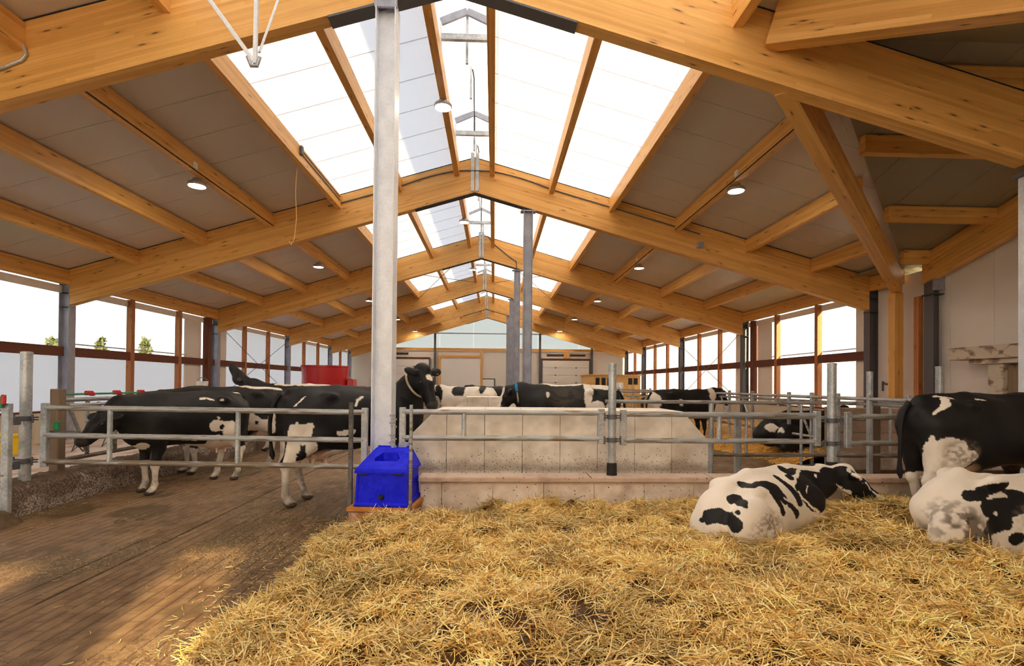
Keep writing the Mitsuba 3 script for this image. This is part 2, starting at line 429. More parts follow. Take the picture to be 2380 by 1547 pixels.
for i in range(0, 10):
    y = 9.0 + i * S / 2
    if y > 38: break
    nm = key('ridge_bracket')
    tag(nm, f'grey steel peaked bracket and crossbar in the ridge light, {ORD[i] if i < 8 else ("ninth" if i == 8 else "tenth")} from the camera', 'ridge bracket')
    for s in (-1, 1):
        put(nm + '__peak_bar', beam((RX, y + .15, zr + .97), (RX + s * .47, y + .15, zr + .76), .05, .13 if i < 2 else .09), 'steel_blue')
        put(nm + '__upright', box(RX + s * .47 - .02, RX + s * .47 + .02, y + .13, y + .17, zr, zr + .78, .002), 'white_plastic')
    put(nm + '__crossbar', cat([box(RX - .45, RX + .45, y - .035, y + .035, zr + .33, zr + .345, .002), box(RX - .45, RX + .45, y - .035, y - .025, zr + .345, zr + .42, .002), box(RX - .45, RX + .45, y - .035, y + .035, zr + .42, zr + .435, .002)]), 'galv')
    put(nm + '__actuator_rod', box(RX - .022, RX + .022, y + .19, y + .235, zr + .05, zr + .93, .003), 'galv')
    if y + S / 4 < 36:
        put(nm + '__actuator_rod', box(RX - .022, RX + .022, y + S / 4, y + S / 4 + .045, zr + .28, zr + .95, .003), 'galv')
        put(nm + '__actuator_cable', tube([(RX + .03, y + S / 4, zr + .9), (RX + .06, y + S / 4 + .1, zr + .78), (RX + .03, y + S / 4 + .9, zr + .82), (RX + .0, y + S / 2 + .1, zr + .85), (RX, y + S / 2 + .15, zr + .5)], .012, 6), 'black_rubber')

# ---- cross gable on the right ------------------------------------------------
GE, GS, GZ = 12.1, .283, 4.50
gz = lambda y: GZ + GS * (GE - abs(y - 6.4) - 6.4) if True else 0    # underside of its roof panels
GX = XR + .55
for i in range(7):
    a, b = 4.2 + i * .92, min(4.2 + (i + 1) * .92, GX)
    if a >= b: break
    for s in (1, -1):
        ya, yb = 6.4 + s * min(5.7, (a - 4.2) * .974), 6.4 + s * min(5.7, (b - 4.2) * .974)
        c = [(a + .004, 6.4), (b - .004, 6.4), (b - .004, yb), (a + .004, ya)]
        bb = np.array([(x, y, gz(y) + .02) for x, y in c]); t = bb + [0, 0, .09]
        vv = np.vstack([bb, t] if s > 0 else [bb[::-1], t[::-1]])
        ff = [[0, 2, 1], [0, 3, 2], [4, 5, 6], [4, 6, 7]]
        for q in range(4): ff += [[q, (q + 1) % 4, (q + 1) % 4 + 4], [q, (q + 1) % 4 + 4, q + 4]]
        put('ceiling__gable_panel', (vv, np.array(ff)), 'panel_shade_toned')
v = []; f = []
for s in (1, -1):
    outer([(3.9, 6.4, gz(6.4) + .115), (GX, 6.4, gz(6.4) + .115), (GX, 6.4 + s * 5.9, gz(6.4 + 5.9) + .115), (GX - .01, 6.4 + s * 5.9, gz(6.4 + 5.9) + .115)])
    f[-1] = [len(v) - 4, len(v) - 2, len(v) - 1]
    v[-1] = (3.9, 6.4 + s * .05, gz(6.4) + .1)
put('ceiling__gable_sheet', (np.array(v), np.array(f)), 'panel_white')
nm = key('valley_beam'); tag(nm, 'wooden valley beam slanting down to the timber post in the right corner', 'valley beam')
put(nm, beam((3.72, 6.42, 5.40), (9.83, 12.06, 3.90), .22, .52, anchor=(0, -1)), 'glulam')
nm = key('valley_beam'); tag(nm, 'wooden beam meeting the nearest frame at the top right, rising toward the picture corner', 'valley beam')
put(nm, beam((3.43, 6.27, 5.875), (6.2, 3.29, 4.52), .22, .52, anchor=(0, -1)), 'glulam')
gy = [(8.0, 'upper'), (9.75, 'middle'), (11.3, 'lowest')]
for y, w in gy:
    nm = key('gable_purlin'); tag(nm, f'dark {w} purlin under the shaded cross gable roof on the right', 'roof purlin')
    x0 = 4.2 + (y - 6.4) * 1.026 + .1
    put(nm, beam((x0, y, gz(y) + .01), (XR + .1, y, gz(y) + .01), .13, .30, anchor=(0, 1)), 'glulam')
nm = key('gable_purlin'); tag(nm, 'dark ridge beam of the cross gable above the right arm of the nearest frame', 'roof purlin')
put(nm, beam((5.4, 6.75, gz(6.75)), (XR + .1, 6.75, gz(6.75)), .14, .4, anchor=(0, 1)), 'glulam')
nm = key('gable_rafter'); tag(nm, 'dark reddish rafter along the top of the white gable wall on the right', 'gable rafter')
put(nm, prism([(11.45, gz(11.45) - .68), (6.4, gz(6.4) - .68), (6.4, gz(6.4) - .02), (11.45, gz(11.45) - .02)], 0, XR - .08, XR + .12), 'glulam')
nm = key('gable_rafter'); tag(nm, 'shaded rafter of the right gable wall running on above the near picture edge', 'gable rafter')
put(nm, prism([(6.4, gz(6.4) - .68), (1.2, gz(1.2) - .68), (1.2, gz(1.2) - .02), (6.4, gz(6.4) - .02)], 0, XR - .08, XR + .12), 'glulam')
put('ceiling__corner_board', box(9.6, XR + .6, 11.9, 13.2, 4.56, 4.6, .002), 'panel_shade_toned')
# corner posts
nm = key('steel_column'); tag(nm, 'dark grey steel H column at the corner of the right gable wall', 'column')
put(nm + '__shaft', hbeam((XR + .12, 11.35, 0), (XR + .12, 11.35, 4.6), .26, .26), 'steel_gray')
put(nm + '__cap_plate', box(XR - .06, XR + .3, 11.2, 11.5, 3.72, 3.75, .003), 'dark_steel')
put(nm + '__splice', box(XR - .03, XR + .27, 11.18, 11.23, 3.82, 4.15, .003), 'steel_blue')
nm = key('timber_post'); tag(nm, 'thick honey coloured timber post under the foot of the valley beam', 'post')
put(nm, box(9.72, 9.94, 11.98, 12.2, .0, 3.9, .008), 'glulam')
nm = key('timber_post'); tag(nm, 'slim brown timber post between the thick timber post and the corner column', 'post')
put(nm, box(XR - .02, XR + .10, 11.62, 11.76, .0, 3.75, .006), 'stud_wood')

# ---- window walls ------------------------------------------------------------
WL, WR = XL - .14, XR + .16
def wall(side):
    s = -1 if side == 'left' else 1
    x = WL if s < 0 else WR
    w = f'wall_{side}'
    lo = .84 if s < 0 else .95
    r0, r1 = (2.20, 2.44) if s < 0 else (2.33, 2.58)
    top = zt(x) - .38
    xo = x + s * .10
    ya = 6.4 if s < 0 else 13.31
    put(w, box(min(x, x + s * .2), max(x, x + s * .2), ya - (7 if s < 0 else 0), ENDY, -.1, lo - .03, .01), 'plaster'); tag(w, kind='structure')
    put(w + '__sill_board', box(min(x - s * .02, x + s * .22), max(x - s * .02, x + s * .22), ya, ENDY, lo - .04, lo, .004), 'dark_wood')
    for k in range(1 if s < 0 else 2, 6):
        a, b = FY(k), (FY(k + 1) if k < 5 else 38.6)
        n = 3 if k < 5 else 2
        ys = [a + (b - a) * i / n for i in range(1, n)]
        ys = [q + (.0 if k != 2 else -.02) for q in ys]
        for q in ys: put(w + '__stud', box(x - .075, x + .075, q - .075, q + .075, lo, top + .02, .005), 'stud_wood')
        put(w + '__mid_rail', box(x - .05, x + .05, a + .12, b - .12, r0, r1, .005), 'dark_wood')
        put(w + '__head_board', box(x + s * .06 - .02, x + s * .06 + .02, a + .1, b - .1, top - .18, top, .003), 'wall_white')
        e = [a + .1] + ys + [b - .1]
        for i in range(len(e) - 1):
            g0, g1 = e[i] + .02, e[i + 1] - .02
            put(w + '__curtain', box(xo - .004, xo + .004, g0, g1, lo, r0 + .05, .001), 'curtain')
            if k >= 3 or k == 0:
                put(w + '__curtain', box(xo - .004, xo + .004, g0, g1, r1 - .03, top, .001), 'curtain')
        # white panels beside the third frame
        if k == 2:
            put(w + '__side_panel', box(min(x + s * .07, x + s * .1), max(x + s * .07, x + s * .1), b - 1.85, b - .85, lo, top, .004), 'wall_white')
            put(w + '__jamb_post', box(x - .06, x + .14, b - .75, b - .5, lo, top + .02, .006), 'dark_wood')
        if k == 3:
            put(w + '__side_panel', box(min(x + s * .07, x + s * .1), max(x + s * .07, x + s * .1), a + .15, a + .95, lo, top, .004), 'wall_white')
        if k == 2 and s > 0:
            put(w + '__side_panel', box(x + .07, x + .1, a + .12, a + .72, lo, top, .004), 'wall_white')
        if k == 1 and s < 0: pass
def plaster_fn(p, n, uv):
    a = fbm(p.x * 1.5, p.y * 1.5, p.z * 1.5, 4)
    st = smoothstep(.5, .75, fbm(p.y * 6 + p.x * 6, p.z * 1.2, 3.3, 3)) * smoothstep(.9, .1, p.z)
    return mix(mix((.52, .47, .38), (.68, .63, .54), a), (.30, .22, .13), st * .5)
mat('plaster', proc(plaster_fn), .75, .25)
wall('left'); wall('right')
# window frame lines of the upper clear openings on the right, between second and third frames
for side, x, z0, z1 in (('right', WR + .09, 2.62, 4.05), ('left', WL - .09, 2.47, 3.85)):
    a, b = FY(2), FY(3)
    e = [a + .1, a + (b - a) / 3, a + 2 * (b - a) / 3, b - .9]
    for i in range(3):
        put('window_1__sash' if side == 'left' else 'window_2__sash', cat([box(x - .015, x + .015, e[i] + .1, e[i + 1] - .1, z0 + .05, z0 + .08, .002), box(x - .015, x + .015, e[i] + .1, e[i] + .13, z0, z1, .002)]), 'post_white' if side == 'right' else 'galv')
for w_, d_ in (('window_1', 'left'), ('window_2', 'right')):
    tag(w_, kind='structure')
# right gable wall: white insulated panels
gw = XR + .26
put('wall_gable', box(gw, gw + .14, -7.4, 13.25, -.1, 1.2, .005), 'wall_white'); tag('wall_gable', kind='structure')
e = [-7.4, -4.6, -1.8, 1.0, 2.2, 3.4, 4.6, 5.8, 7.0, 8.05, 9.05, 10.05, 11.05, 11.5, 12.4, 13.2]
for i in range(len(e) - 1):
    a, b = e[i] + .003, e[i + 1] - .003
    za, zc = min(gz(a), 9) - .02, min(gz(b), 9) - .02
    if a > 11.4 or a < .9: za = zc = 4.4
    put('wall_gable__wall_panel', prism([(a, 1.0), (b, 1.0), (b, zc), (a, za)], 0, gw - .03, gw + .10), 'wall_white')

put('wall_unseen_rear', box(XL - .4, XR + .4, -7.5, -7.36, -.1, 2.3, .01), 'wall_white'); tag('wall_unseen_rear', kind='structure')  # unseen wall added behind the camera to shape the light
put('wall_unseen_rear__wall_panel', prism([(2.4, 2.3), (XR + .4, 2.3), (XR + .4, zt(XR + .4) + .05), (2.4, zt(2.4) + .05)], 1, -7.5, -7.40), 'wall_white')
# added translucent sheets give frontal fill light; two slots shaped to throw sun patches
for x0, x1, z0, z1 in ((XL - .4, -3, 2.3, 9), (-3, -.85, 2.3, 9), (-.85, RX, 2.3, 4.08), (-.85, RX, 4.32, 99), (RX, -.2, 2.3, 4.08), (RX, -.2, 4.32, 99), (-.2, .06, 2.3, 99), (.06, .86, 2.3, 9), (.86, 1.44, 2.3, 3.3), (.86, 1.44, 4.26, 4.33), (.86, 1.44, 4.46, 9), (1.44, 2.4, 2.3, 9)):
    za, zc = [min(z1, zt(t) + .02) if z1 < 99 else zt(RX) + (1.0 if abs(t - RX) < .01 else .8) for t in (x0, x1)]
    put('wall_unseen_rear__gable_panel', prism([(x0, z0), (x1, z0), (x1, zc), (x0, za)], 1, -7.45, -7.44), 'curtain')
# ---- far end wall -----------------------------------------------------------
put('wall_back', box(XL - .3, XR + .3, ENDY + .06, ENDY + .2, -.1, 4.12, .01), 'wall_white'); tag('wall_back', kind='structure')
gp = [XL, -7.5, -4.2, -1.6, 1.2, 3.4, 6.6, XR]
for i in range(len(gp) - 1):
    a, b = gp[i], gp[i + 1]
    za, zc = zt(a) + .05, zt(b) + .05
    pts = [(a + .01, 4.2), (b - .01, 4.2), (b - .01, zc)] + ([(RX, zt(RX))] if a < RX < b else []) + [(a + .01, za)]
    put('wall_back__gable_sheet', prism(pts, 1, ENDY + .05, ENDY + .06), 'gable_film')
put('wall_back__girt', box(XL, XR, ENDY - .08, ENDY + .04, 4.12, 4.32, .006), 'glulam')
put('wall_back__gable_rail', box(-7, 5.6, ENDY - .02, ENDY + .02, 5.42, 5.50, .004), 'steel_blue')
for x, z1 in ((-4.55, 5.55), (3.55, 6.2), (7.6, 5.0), (-8.6, 4.9)):
    put('wall_back__mullion', box(x - .08, x + .08, ENDY - .12, ENDY - .02, 0 if x > -4 or x < -5 else 0, min(z1, zt(x)), .005), 'steel_gray')
for x in (-4.35, 1.0):
    pass
# overhead doors with their panel rows, and the timber framed sliding door
def overhead(name, x0, x1, z1):
    put(name, box(x0, x1, ENDY - .02, ENDY + .05, 0, z1, .005), 'door_white'); tag(name, kind='structure')
    n = 6
    for i in range(n):
        put(name + '__door_panel', box(x0 + .02, x1 - .02, ENDY - .07, ENDY - .02, z1 * i / n + .012, z1 * (i + 1) / n - .012, .012), 'door_white')
    for sx in (.28, .72):
        for i in range(1, n):
            put(name + '__hinge', box(x0 + (x1 - x0) * sx - .05, x0 + (x1 - x0) * sx + .05, ENDY - .09, ENDY - .07, z1 * i / n - .05, z1 * i / n + .05, .004), 'steel_gray')
    put(name + '__lintel', box(x0 - .1, x1 + .1, ENDY - .10, ENDY - .02, z1, z1 + .14, .006), 'dark_wood')
    for sx in (x0 - .06, x1 + .06):
        put(name + '__track', box(sx - .05, sx + .05, ENDY - .10, ENDY - .02, 0, z1 + .1, .004), 'steel_gray')
overhead('door_1', -9.15, -5.0, 3.45); overhead('door_2', 3.75, 7.4, 3.45)
put('door_3', box(-4.1, -1.05, ENDY - .09, ENDY - .05, 0, 3.55, .005), 'door_white'); tag('door_3', kind='structure')
for a in ((-4.28, -4.1, 0, 3.75), (-1.05, -.87, 0, 4.1), (-4.28, -.87, 3.55, 3.75)):
    put('door_3__frame', box(a[0], a[1], ENDY - .14, ENDY - .02, a[2], a[3], .006), 'glulam')
for x0, x1 in ((4.1, 5.4), (5.9, 7.1), (-8.2, -6.6)):
    put('wall_back__vent_slot', box(x0, x1, ENDY + .0, ENDY + .055, 3.78, 3.93, .004), 'dark_steel')
put('wall_back__jamb_board', box(5.42, 5.88, ENDY - .06, ENDY + .05, 3.6, 4.1, .005), 'glulam')

# ---- ground outside, floor ---------------------------------------------------
scene['outer_ground'] = mikit.ply((np.array([[-400, -400, -.25], [400, -400, -.25], [400, 400, -.25], [-400, 400, -.25]]), np.array([[0, 1, 2], [0, 2, 3]])), 'field')
tag('outer_ground', kind='structure')
mat('field', (.10, .12, .05), .9, .1)
# ================================================================ floor and concrete
def floor_fn(p, n, uv):
    big = fbm(p.x * .55 + 3, p.y * .33, 1.7, 4)
    fine = fbm(p.x * 16, p.y * 9, 4.2, 3)
    col = mix((.085, .043, .017), (.235, .145, .075), smoothstep(.25, .75, .55 * big + .45 * fine))
    # stamped pattern: grooves along the barn and staggered short cross joints, filled with dirt
    row = dr.floor(p.x / .105)
    gx = dr.abs(p.x / .105 - row - .5)
    yy = p.y / .24 + .5 * (row - 2 * dr.floor(row / 2)) + .05 * noise(row, p.y * 3)
    gy = dr.abs(yy - dr.floor(yy) - .5)
    g = dr.maximum(smoothstep(.38, .48, gx), smoothstep(.44, .5, gy) * .5) * smoothstep(.2, .55, noise(p.x * 4, p.y * 2.2, 8.0) + .25)
    col = col * (1 - .58 * g)
    # dung smears and chopped straw
    m = smoothstep(.56, .70, fbm(p.x * 2.3, p.y * 1.1, 7.0, 4) + .10 * smoothstep(-4.6, -5.4, p.x))
    col = mix(col, (.075, .046, .018), m * .75)
    sp = smoothstep(.62, .72, noise(p.x * 110, p.y * 80, 2.0)) * smoothstep(.45, .75, fbm(p.x * 1.6 + 20, p.y * .8, 3.0, 3))
    return mix(col, (.36, .26, .13), sp * .5)
mat('alley_floor', proc(floor_fn), proc(lambda p, n, uv: .34 + .35 * fbm(p.x * 1.3, p.y * 1.1, 2.0, 3)), .45)
def feed_fn(p, n, uv):
    a = fbm(p.x * .8, p.y * .4, 2.0, 4)
    return mix(mix((.48, .37, .31), (.70, .58, .51), a), (.32, .19, .07), smoothstep(.5, .72, fbm(p.x * 3, p.y * 2, 5.0, 3)) * .6)
mat('feed_floor', proc(feed_fn), .5, .4)
put('floor', box(-11.2, 10.9, -7.5, 39.6, -.3, -.04, .01), 'alley_floor'); tag('floor', kind='structure')
def slab(x0, x1, y0, y1):
    """Floor slab with real grooves along the barn every 105 mm."""
    e = [x0, x0 + .006]; z = [-.012, 0.0]
    g = math.ceil((x0 + .03) / .105) * .105
    while g < x1 - .03:
        e += [g - .009, g, g + .009]; z += [0, -.007, 0]; g += .105
    e += [x1 - .006, x1]; z += [0, -.012]
    e, z = np.array(e), np.array(z); m = len(e)
    v = np.vstack([np.stack([e, e * 0 + y, z], 1) for y in (y0, y1)] + [[(x0, y0, -.05), (x1, y0, -.05), (x0, y1, -.05), (x1, y1, -.05)]])
    f = []
    for i in range(m - 1): f += [[i, i + 1, m + i + 1], [i, m + i + 1, m + i]]
    b = 2 * m
    f += [[0, m, b + 2], [0, b + 2, b], [m - 1, b + 1, b + 3], [m - 1, b + 3, 2 * m - 1]]
    return v, np.array(f)
for a, b in ((-1, 6.2), (6.21, 13.3), (13.31, 22), (22.01, 39.3)):
    for x0, x1 in ((-5.56, -3.517), (-3.505, -3.247), (-3.235, -.6)):
        put('floor__alley_slab', slab(x0, x1, a, b), 'alley_floor')
for a, b in ((6.4, 13.2), (13.21, 39.3)):
    for x0, x1 in ((-.55, 2.0), (2.01, 4.874), (4.886, 10.2)):
        put('floor__alley_slab', box(x0, x1, a, b, -.05, 0, .004), 'alley_floor')
put('floor__pen_slab', box(-.59, 10.2, -1, 6.15, -.05, -.005, .004), 'alley_floor')
put('floor__feed_table', box(-10.9, -5.9, -1, 39.3, -.05, .08, .004), 'feed_floor')

# ---- feed kerb on the left: rough exposed aggregate with a rounded top
def kerb():
    ys = np.concatenate([np.arange(6.02, 13, .035), np.arange(13, 33, .25)])
    prof = np.array([(-5.53, -.02), (-5.525, .08), (-5.52, .16), (-5.525, .24), (-5.54, .31), (-5.58, .365), (-5.65, .395), (-5.75, .405), (-5.86, .40), (-5.94, .37), (-5.97, .3), (-5.97, .06)])
    P = []
    for i in range(len(prof) - 1):
        n = 4 if i < 7 else 2
        for t in range(n): P.append(prof[i] + (prof[i + 1] - prof[i]) * t / n)
    P = np.array(P + [prof[-1]]); m = len(P)
    X = np.stack([np.tile(P[:, 0], len(ys)), np.repeat(ys, m), np.tile(P[:, 1], len(ys))], 1)
    c = np.array([-5.75, 0, .15]); nrm = X - c; nrm[:, 1] = 0; nrm /= np.linalg.norm(nrm, axis=1, keepdims=True)
    d = (meshkit.fbm(X * 14, 3, 1) - .5) * .05 + (meshkit.noise(X * 45, 4) - .5) * .014
    X = X + nrm * d[:, None]
    end = ys[0]; X[:, 1] -= 0
    i, j = np.meshgrid(np.arange(len(ys) - 1), np.arange(m - 1), indexing='ij'); i, j = i.ravel(), j.ravel()
    q = np.stack([i * m + j, (i + 1) * m + j, (i + 1) * m + j + 1, i * m + j + 1], 1)
    f = np.vstack([q[:, [0, 1, 2]], q[:, [0, 2, 3]]])
    k = len(X); X = np.vstack([X, [[-5.75, ys[0] - .10, .12]]])
    f = np.vstack([f, np.stack([np.arange(m - 1), np.arange(1, m), np.full(m - 1, k)], 1)])
    t = trimesh.Trimesh(X, f, process=False)
    if t.face_normals[:100, 0].mean() < 0: f = f[:, ::-1]
    return X, f
def kerb_fn(p, n, uv):
    d, d2, r = voronoi(p.y * 46, p.z * 46 + p.x * 32)
    st = mix((.24, .17, .135), (.66, .54, .47), r) * (1 - .55 * smoothstep(.25, .55, d))
    wet = smoothstep(.42, .60, fbm(p.y * 1.9 + 1, p.z * 3.5, 6.0, 4))
    top = smoothstep(.33, .39, p.z)
    return mix(mix(st, (.10, .062, .036), wet * .65), (.13, .085, .05), top * .8)
mat('kerb_stone', proc(kerb_fn), .7, .3)
nm = key('feed_kerb'); put(nm, kerb(), 'kerb_stone', smooth=50); tag(nm, 'long rough brown concrete kerb along the feeding alley on the left', 'kerb')
def mound(cx, cy, rx, ry, h, seed, n=36):
    g = np.linspace(-1, 1, n); X, Yy = np.meshgrid(g, g); r = np.sqrt(X ** 2 + Yy ** 2)
    z = h * np.clip(1 - r ** 1.8, 0, 1) ** .8
    P = np.stack([cx + X * rx, cy + Yy * ry, z], -1).reshape(-1, 3)
    P[:, 2] = np.where(P[:, 2] > 0, P[:, 2] * (.6 + .8 * meshkit.fbm(P * 9, 3, seed)), -.02)
    i, j = np.meshgrid(np.arange(n - 1), np.arange(n - 1), indexing='ij'); a = (i * n + j).ravel()
    q = np.stack([a, a + 1, a + n + 1, a + n], 1)
    return P, np.vstack([q[:, [0, 1, 2]], q[:, [0, 2, 3]]])
mat('dung', proc(lambda p, n, uv: mix((.045, .028, .013), (.16, .105, .055), fbm(p.x * 22, p.y * 22, p.z * 22, 3))), .6, .3)
nm = key('dung_heap'); put(nm, mound(-5.62, 5.72, .42, .34, .17, 3), 'dung', smooth=True); tag(nm, 'brown heap of dung and straw at the near end of the left kerb', 'dung')
nm = key('dung_pat'); put(nm, mound(-1.93, 6.05, .13, .10, .05, 5, 22), 'dung', smooth=True); tag(nm, 'dark cow pat on the alley floor left of the trough', 'dung')
for x, y, r in ((-4.2, 5.9, .07), (-4.05, 6.0, .05), (-4.9, 4.75, .06), (-2.0, 4.35, .05)):
    nm = key('dung_pat'); put(nm, mound(x, y, r, r * .8, .025, int(x * 10) % 7, 16), 'dung', smooth=True)
tag('dung_pat_001', 'pair of small dung lumps in front of the grazing cow, left one', 'dung'); tag('dung_pat_002', 'pair of small dung lumps in front of the grazing cow, right one', 'dung')
tag('dung_pat_003', 'small dung lump near the left edge of the picture on the alley floor', 'dung'); tag('dung_pat_004', 'small dung lump on the alley floor near the straw edge', 'dung')

# ---- concrete walls
def conc_fn(p, n, uv):
    a = fbm(p.x * 1.1, p.y * 1.1, p.z * 1.6, 4)
    b = fbm(p.x * 7, p.y * 7, p.z * 7, 3)
    col = mix((.58, .515, .44), (.90, .84, .76), smoothstep(.25, .75, .6 * a + .4 * b))
    st = smoothstep(.52, .78, fbm(p.x * 2.2 + 4, p.y * 2.2, p.z * .7, 4))
    col = mix(col, (.42, .31, .21), st * .5)
    d, d2, r = voronoi(p.x * 26 + p.y * 3, p.z * 34)
    low = smoothstep(.86, .46, p.z + .1 * (b - .5))
    s = smoothstep(.30, .18, d + .17 * noise(p.x * 60, p.z * 60, r * 9)) * smoothstep(1.01 - .62 * low * low, 1.03 - .62 * low * low, r + .02)
    col = mix(col, (.055, .040, .030), s * smoothstep(.0, .25, low))
    foot = smoothstep(.62, .46, p.z + .12 * (b - .5)) * smoothstep(.40, .46, p.z)
    return mix(col, (.17, .12, .085), foot * .55)
mat('concrete', proc(conc_fn), .7, .3)
def ledge_fn(p, n, uv):
    a = fbm(p.x * 2.1, p.y * 3, p.z * 3, 4)
    b = fbm(p.x * 9, p.y * 9, p.z * 9, 3)
    col = mix((.52, .42, .35), (.80, .71, .63), smoothstep(.25, .75, .5 * a + .5 * b))
    top = smoothstep(.36, .42, p.z + .06 * (a - .5))
    col = mix(col, (.40, .25, .17), top * .62)
    st = smoothstep(.50, .74, fbm(p.x * 3.1, p.y, p.z * .5 + 9, 4))
    col = mix(col, (.25, .17, .11), st * .5)
    d, d2, r = voronoi(p.x * 16, p.z * 18)
    return mix(col, (.10, .065, .045), smoothstep(.22, .10, d + .12 * noise(p.x * 50, p.z * 50)) * smoothstep(.72, .78, r))
mat('ledge_concrete', proc(ledge_fn), .7, .3)
nm = key('low_wall'); tag(nm, 'low concrete wall with a brown stained lip along the back of the straw bed', 'low wall')
xs = [-.88] + [-.62 + .62 * i for i in range(0, 18)]
for i in range(len(xs) - 1):
    put(nm + '__panel', box(xs[i] + .002, xs[i + 1] - .002, 6.19, 6.40, -.05, .405, .006), 'ledge_concrete')
put(nm + '__lip', box(-.90, 10.0, 6.13, 6.44, .407, .475, .018), 'ledge_concrete')
def block(nm, y0, y1, xl, xr, h, cl, cr):
    n = round((xr - xl) / .53); e = np.linspace(xl, xr, n + 1)
    def top(x):
        z = h
        if x < xl + cl[0]: z = min(z, h - cl[1] * (xl + cl[0] - x) / cl[0])
        if x > xr - cr[0]: z = min(z, h - cr[1] * (x - xr + cr[0]) / cr[0])
        return z
    for i in range(n):
        a, b = e[i] + .003, e[i + 1] - .003
        xx = sorted({a, b, *[t for t in (xl + cl[0], xr - cr[0]) if a < t < b]})
        put(nm + '__panel', prism([(a, 0), (b, 0)] + [(t, top(t)) for t in xx[::-1]], 1, y0, y1), 'concrete')
nm = key('concrete_block'); tag(nm, 'big pale concrete wall block with slanted ends behind the middle gates', 'concrete block'); block(nm, 6.80, 7.75, -1.13, 2.92, 1.245, (.36, .36), (.36, .40))
nm = key('concrete_block'); tag(nm, 'farther pale concrete wall block with a slanted left end, left of the standing cow', 'concrete block'); block(nm, 13.55, 14.6, -1.25, 2.6, 1.24, (.5, .5), (.36, .40))
nm = key('board_wall'); tag(nm, 'dirty whitewashed board wall behind the right fence', 'low wall')
for i in range(5):
    put(nm + '__board', box(6.42, 9.9, 9.3 + .012 * (i % 2), 9.42, .04 + i * .235, .265 + i * .235, .012), 'ledge_concrete')
put(nm + '__end_post', box(6.28, 6.42, 9.24, 9.44, 0, 1.22, .008), 'worn_wood')
put(nm + '__end_post', box(7.05, 7.20, 9.20, 9.29, 0, 1.25, .008), 'worn_wood')

# ================================================================ gates and fences
def gate(label, x0, x1, y0, y1, zs, ups, r=.033, flat=.075, tilt=0.0, m='gate_galv'):
    nm = key('tube_gate'); tag(nm, label, 'gate')
    Y = lambda x: y0 + (y1 - y0) * (x - x0) / (x1 - x0)
    Z = lambda x, z: z + tilt * (x - x0)
    for z in zs: put(nm + '__rail', tube([(x0, y0, Z(x0, z)), (x1, y1, Z(x1, z))], r, 12), m, smooth=40)
    for x in (x0, x1):
        put(nm + '__end_bar', box(x - flat / 2, x + flat / 2, Y(x) - .03, Y(x) + .03, Z(x, min(zs)) - .06, Z(x, max(zs)) + .055, .006), 'galv')
    for x in ups:
        put(nm + '__upright', tube([(x, Y(x), Z(x, min(zs))), (x, Y(x), Z(x, max(zs)))], r * .9, 10), 'galv', smooth=40)
    return nm
g1 = gate('long three rail galvanized gate across the left alley in front of the standing cows', -5.45, -1.56, 6.38, 6.22, (1.262, .925, .605), (-4.66, -3.1), tilt=-.006)
g2 = gate('two rail galvanized gate between the blue trough and the middle round post', -1.12, 1.345, 6.30, 6.30, (1.245, .925), (-.365,))
g3 = gate('two rail galvanized gate between the two tall round posts', 1.62, 4.10, 6.30, 6.30, (1.235, .905), (2.84,))
g4 = gate('two rail galvanized gate right of the last round post, running behind the black cow', 4.50, 7.6, 6.30, 6.30, (1.225, .885), (6.1,))
def round_post(label, x, y, z0, z1, r=.052, clamps=(), sleeve=0):
    nm = key('round_post'); tag(nm, label, 'post')
    put(nm + '__tube', cat([tube([(x, y, z0), (x, y, z1)], r, 20), lathe([(r + .004, z1 - .012), (r + .004, z1 + .004), (r * .5, z1 + .012), (0.001, z1 + .013)], 20, (x, y, 0))]), 'galv', smooth=40)
    for z in clamps:
        put(nm + '__clamp', cat([lathe([(r, z - .03), (r + .012, z - .028), (r + .012, z + .028), (r, z + .03)], 20, (x, y, 0))] +
            [box(x + s * (r + .045) - .045, x + s * (r + .045) + .045, y - .012, y + .012, z - .022, z - .006, .003) for s in (-1, 1)] + [box(x + s * (r + .045) - .045, x + s * (r + .045) + .045, y - .012, y + .012, z + .006, z + .022, .003) for s in (-1, 1)] +
            [tube([(x + s * (r + .05), y - .03, z - .05), (x + s * (r + .05), y - .03, z + .05)], .011, 8) for s in (-1, 1)]), 'steel_gray')
    if sleeve: put(nm + '__sleeve', lathe([(r, z0 + sleeve), (r + .012, z0 + sleeve - .01), (r + .016, z0 - .01)], 20, (x, y, 0)), 'black_rubber', smooth=40)
    return nm
round_post('tall galvanized round post at the left end of the long alley gate', -5.655, 6.35, .38, 1.93, .058, (1.13, .62))
round_post('tall galvanized round post standing on the low wall in front of the concrete block', 1.48, 6.3, .47, 1.86, .049, (1.20, .91), .16)
round_post('tall galvanized round post behind the lying cow, black at its foot', 4.29, 6.3, .47, 1.89, .052, (1.17, .88), .18)
round_post('pale thin post farther back in front of the dark corner of the window wall', 6.53, 8.6, 0, 1.86, .05, (1.32,))
round_post('pale post rising behind the back of the black standing cow', 7.92, 8.75, 0, 1.97, .062)
nm = key('tube_gate'); tag(nm, 'end of a galvanized gate with red handle at the left picture edge', 'gate')
put(nm + '__end_bar', box(-5.525, -5.44, 5.90, 5.96, .08, 1.33, .006), 'galv')
for z in (1.27, .92, .52): put(nm + '__rail', tube([(-7.4, 5.93, z), (-5.48, 5.93, z)], .033, 10), 'gate_galv', smooth=40)
put(nm + '__latch', cat([box(-5.66, -5.46, 5.87, 5.90, 1.35, 1.41, .01), box(-5.52, -5.48, 5.86, 5.89, 1.28, 1.37, .008)]), 'green_plastic')
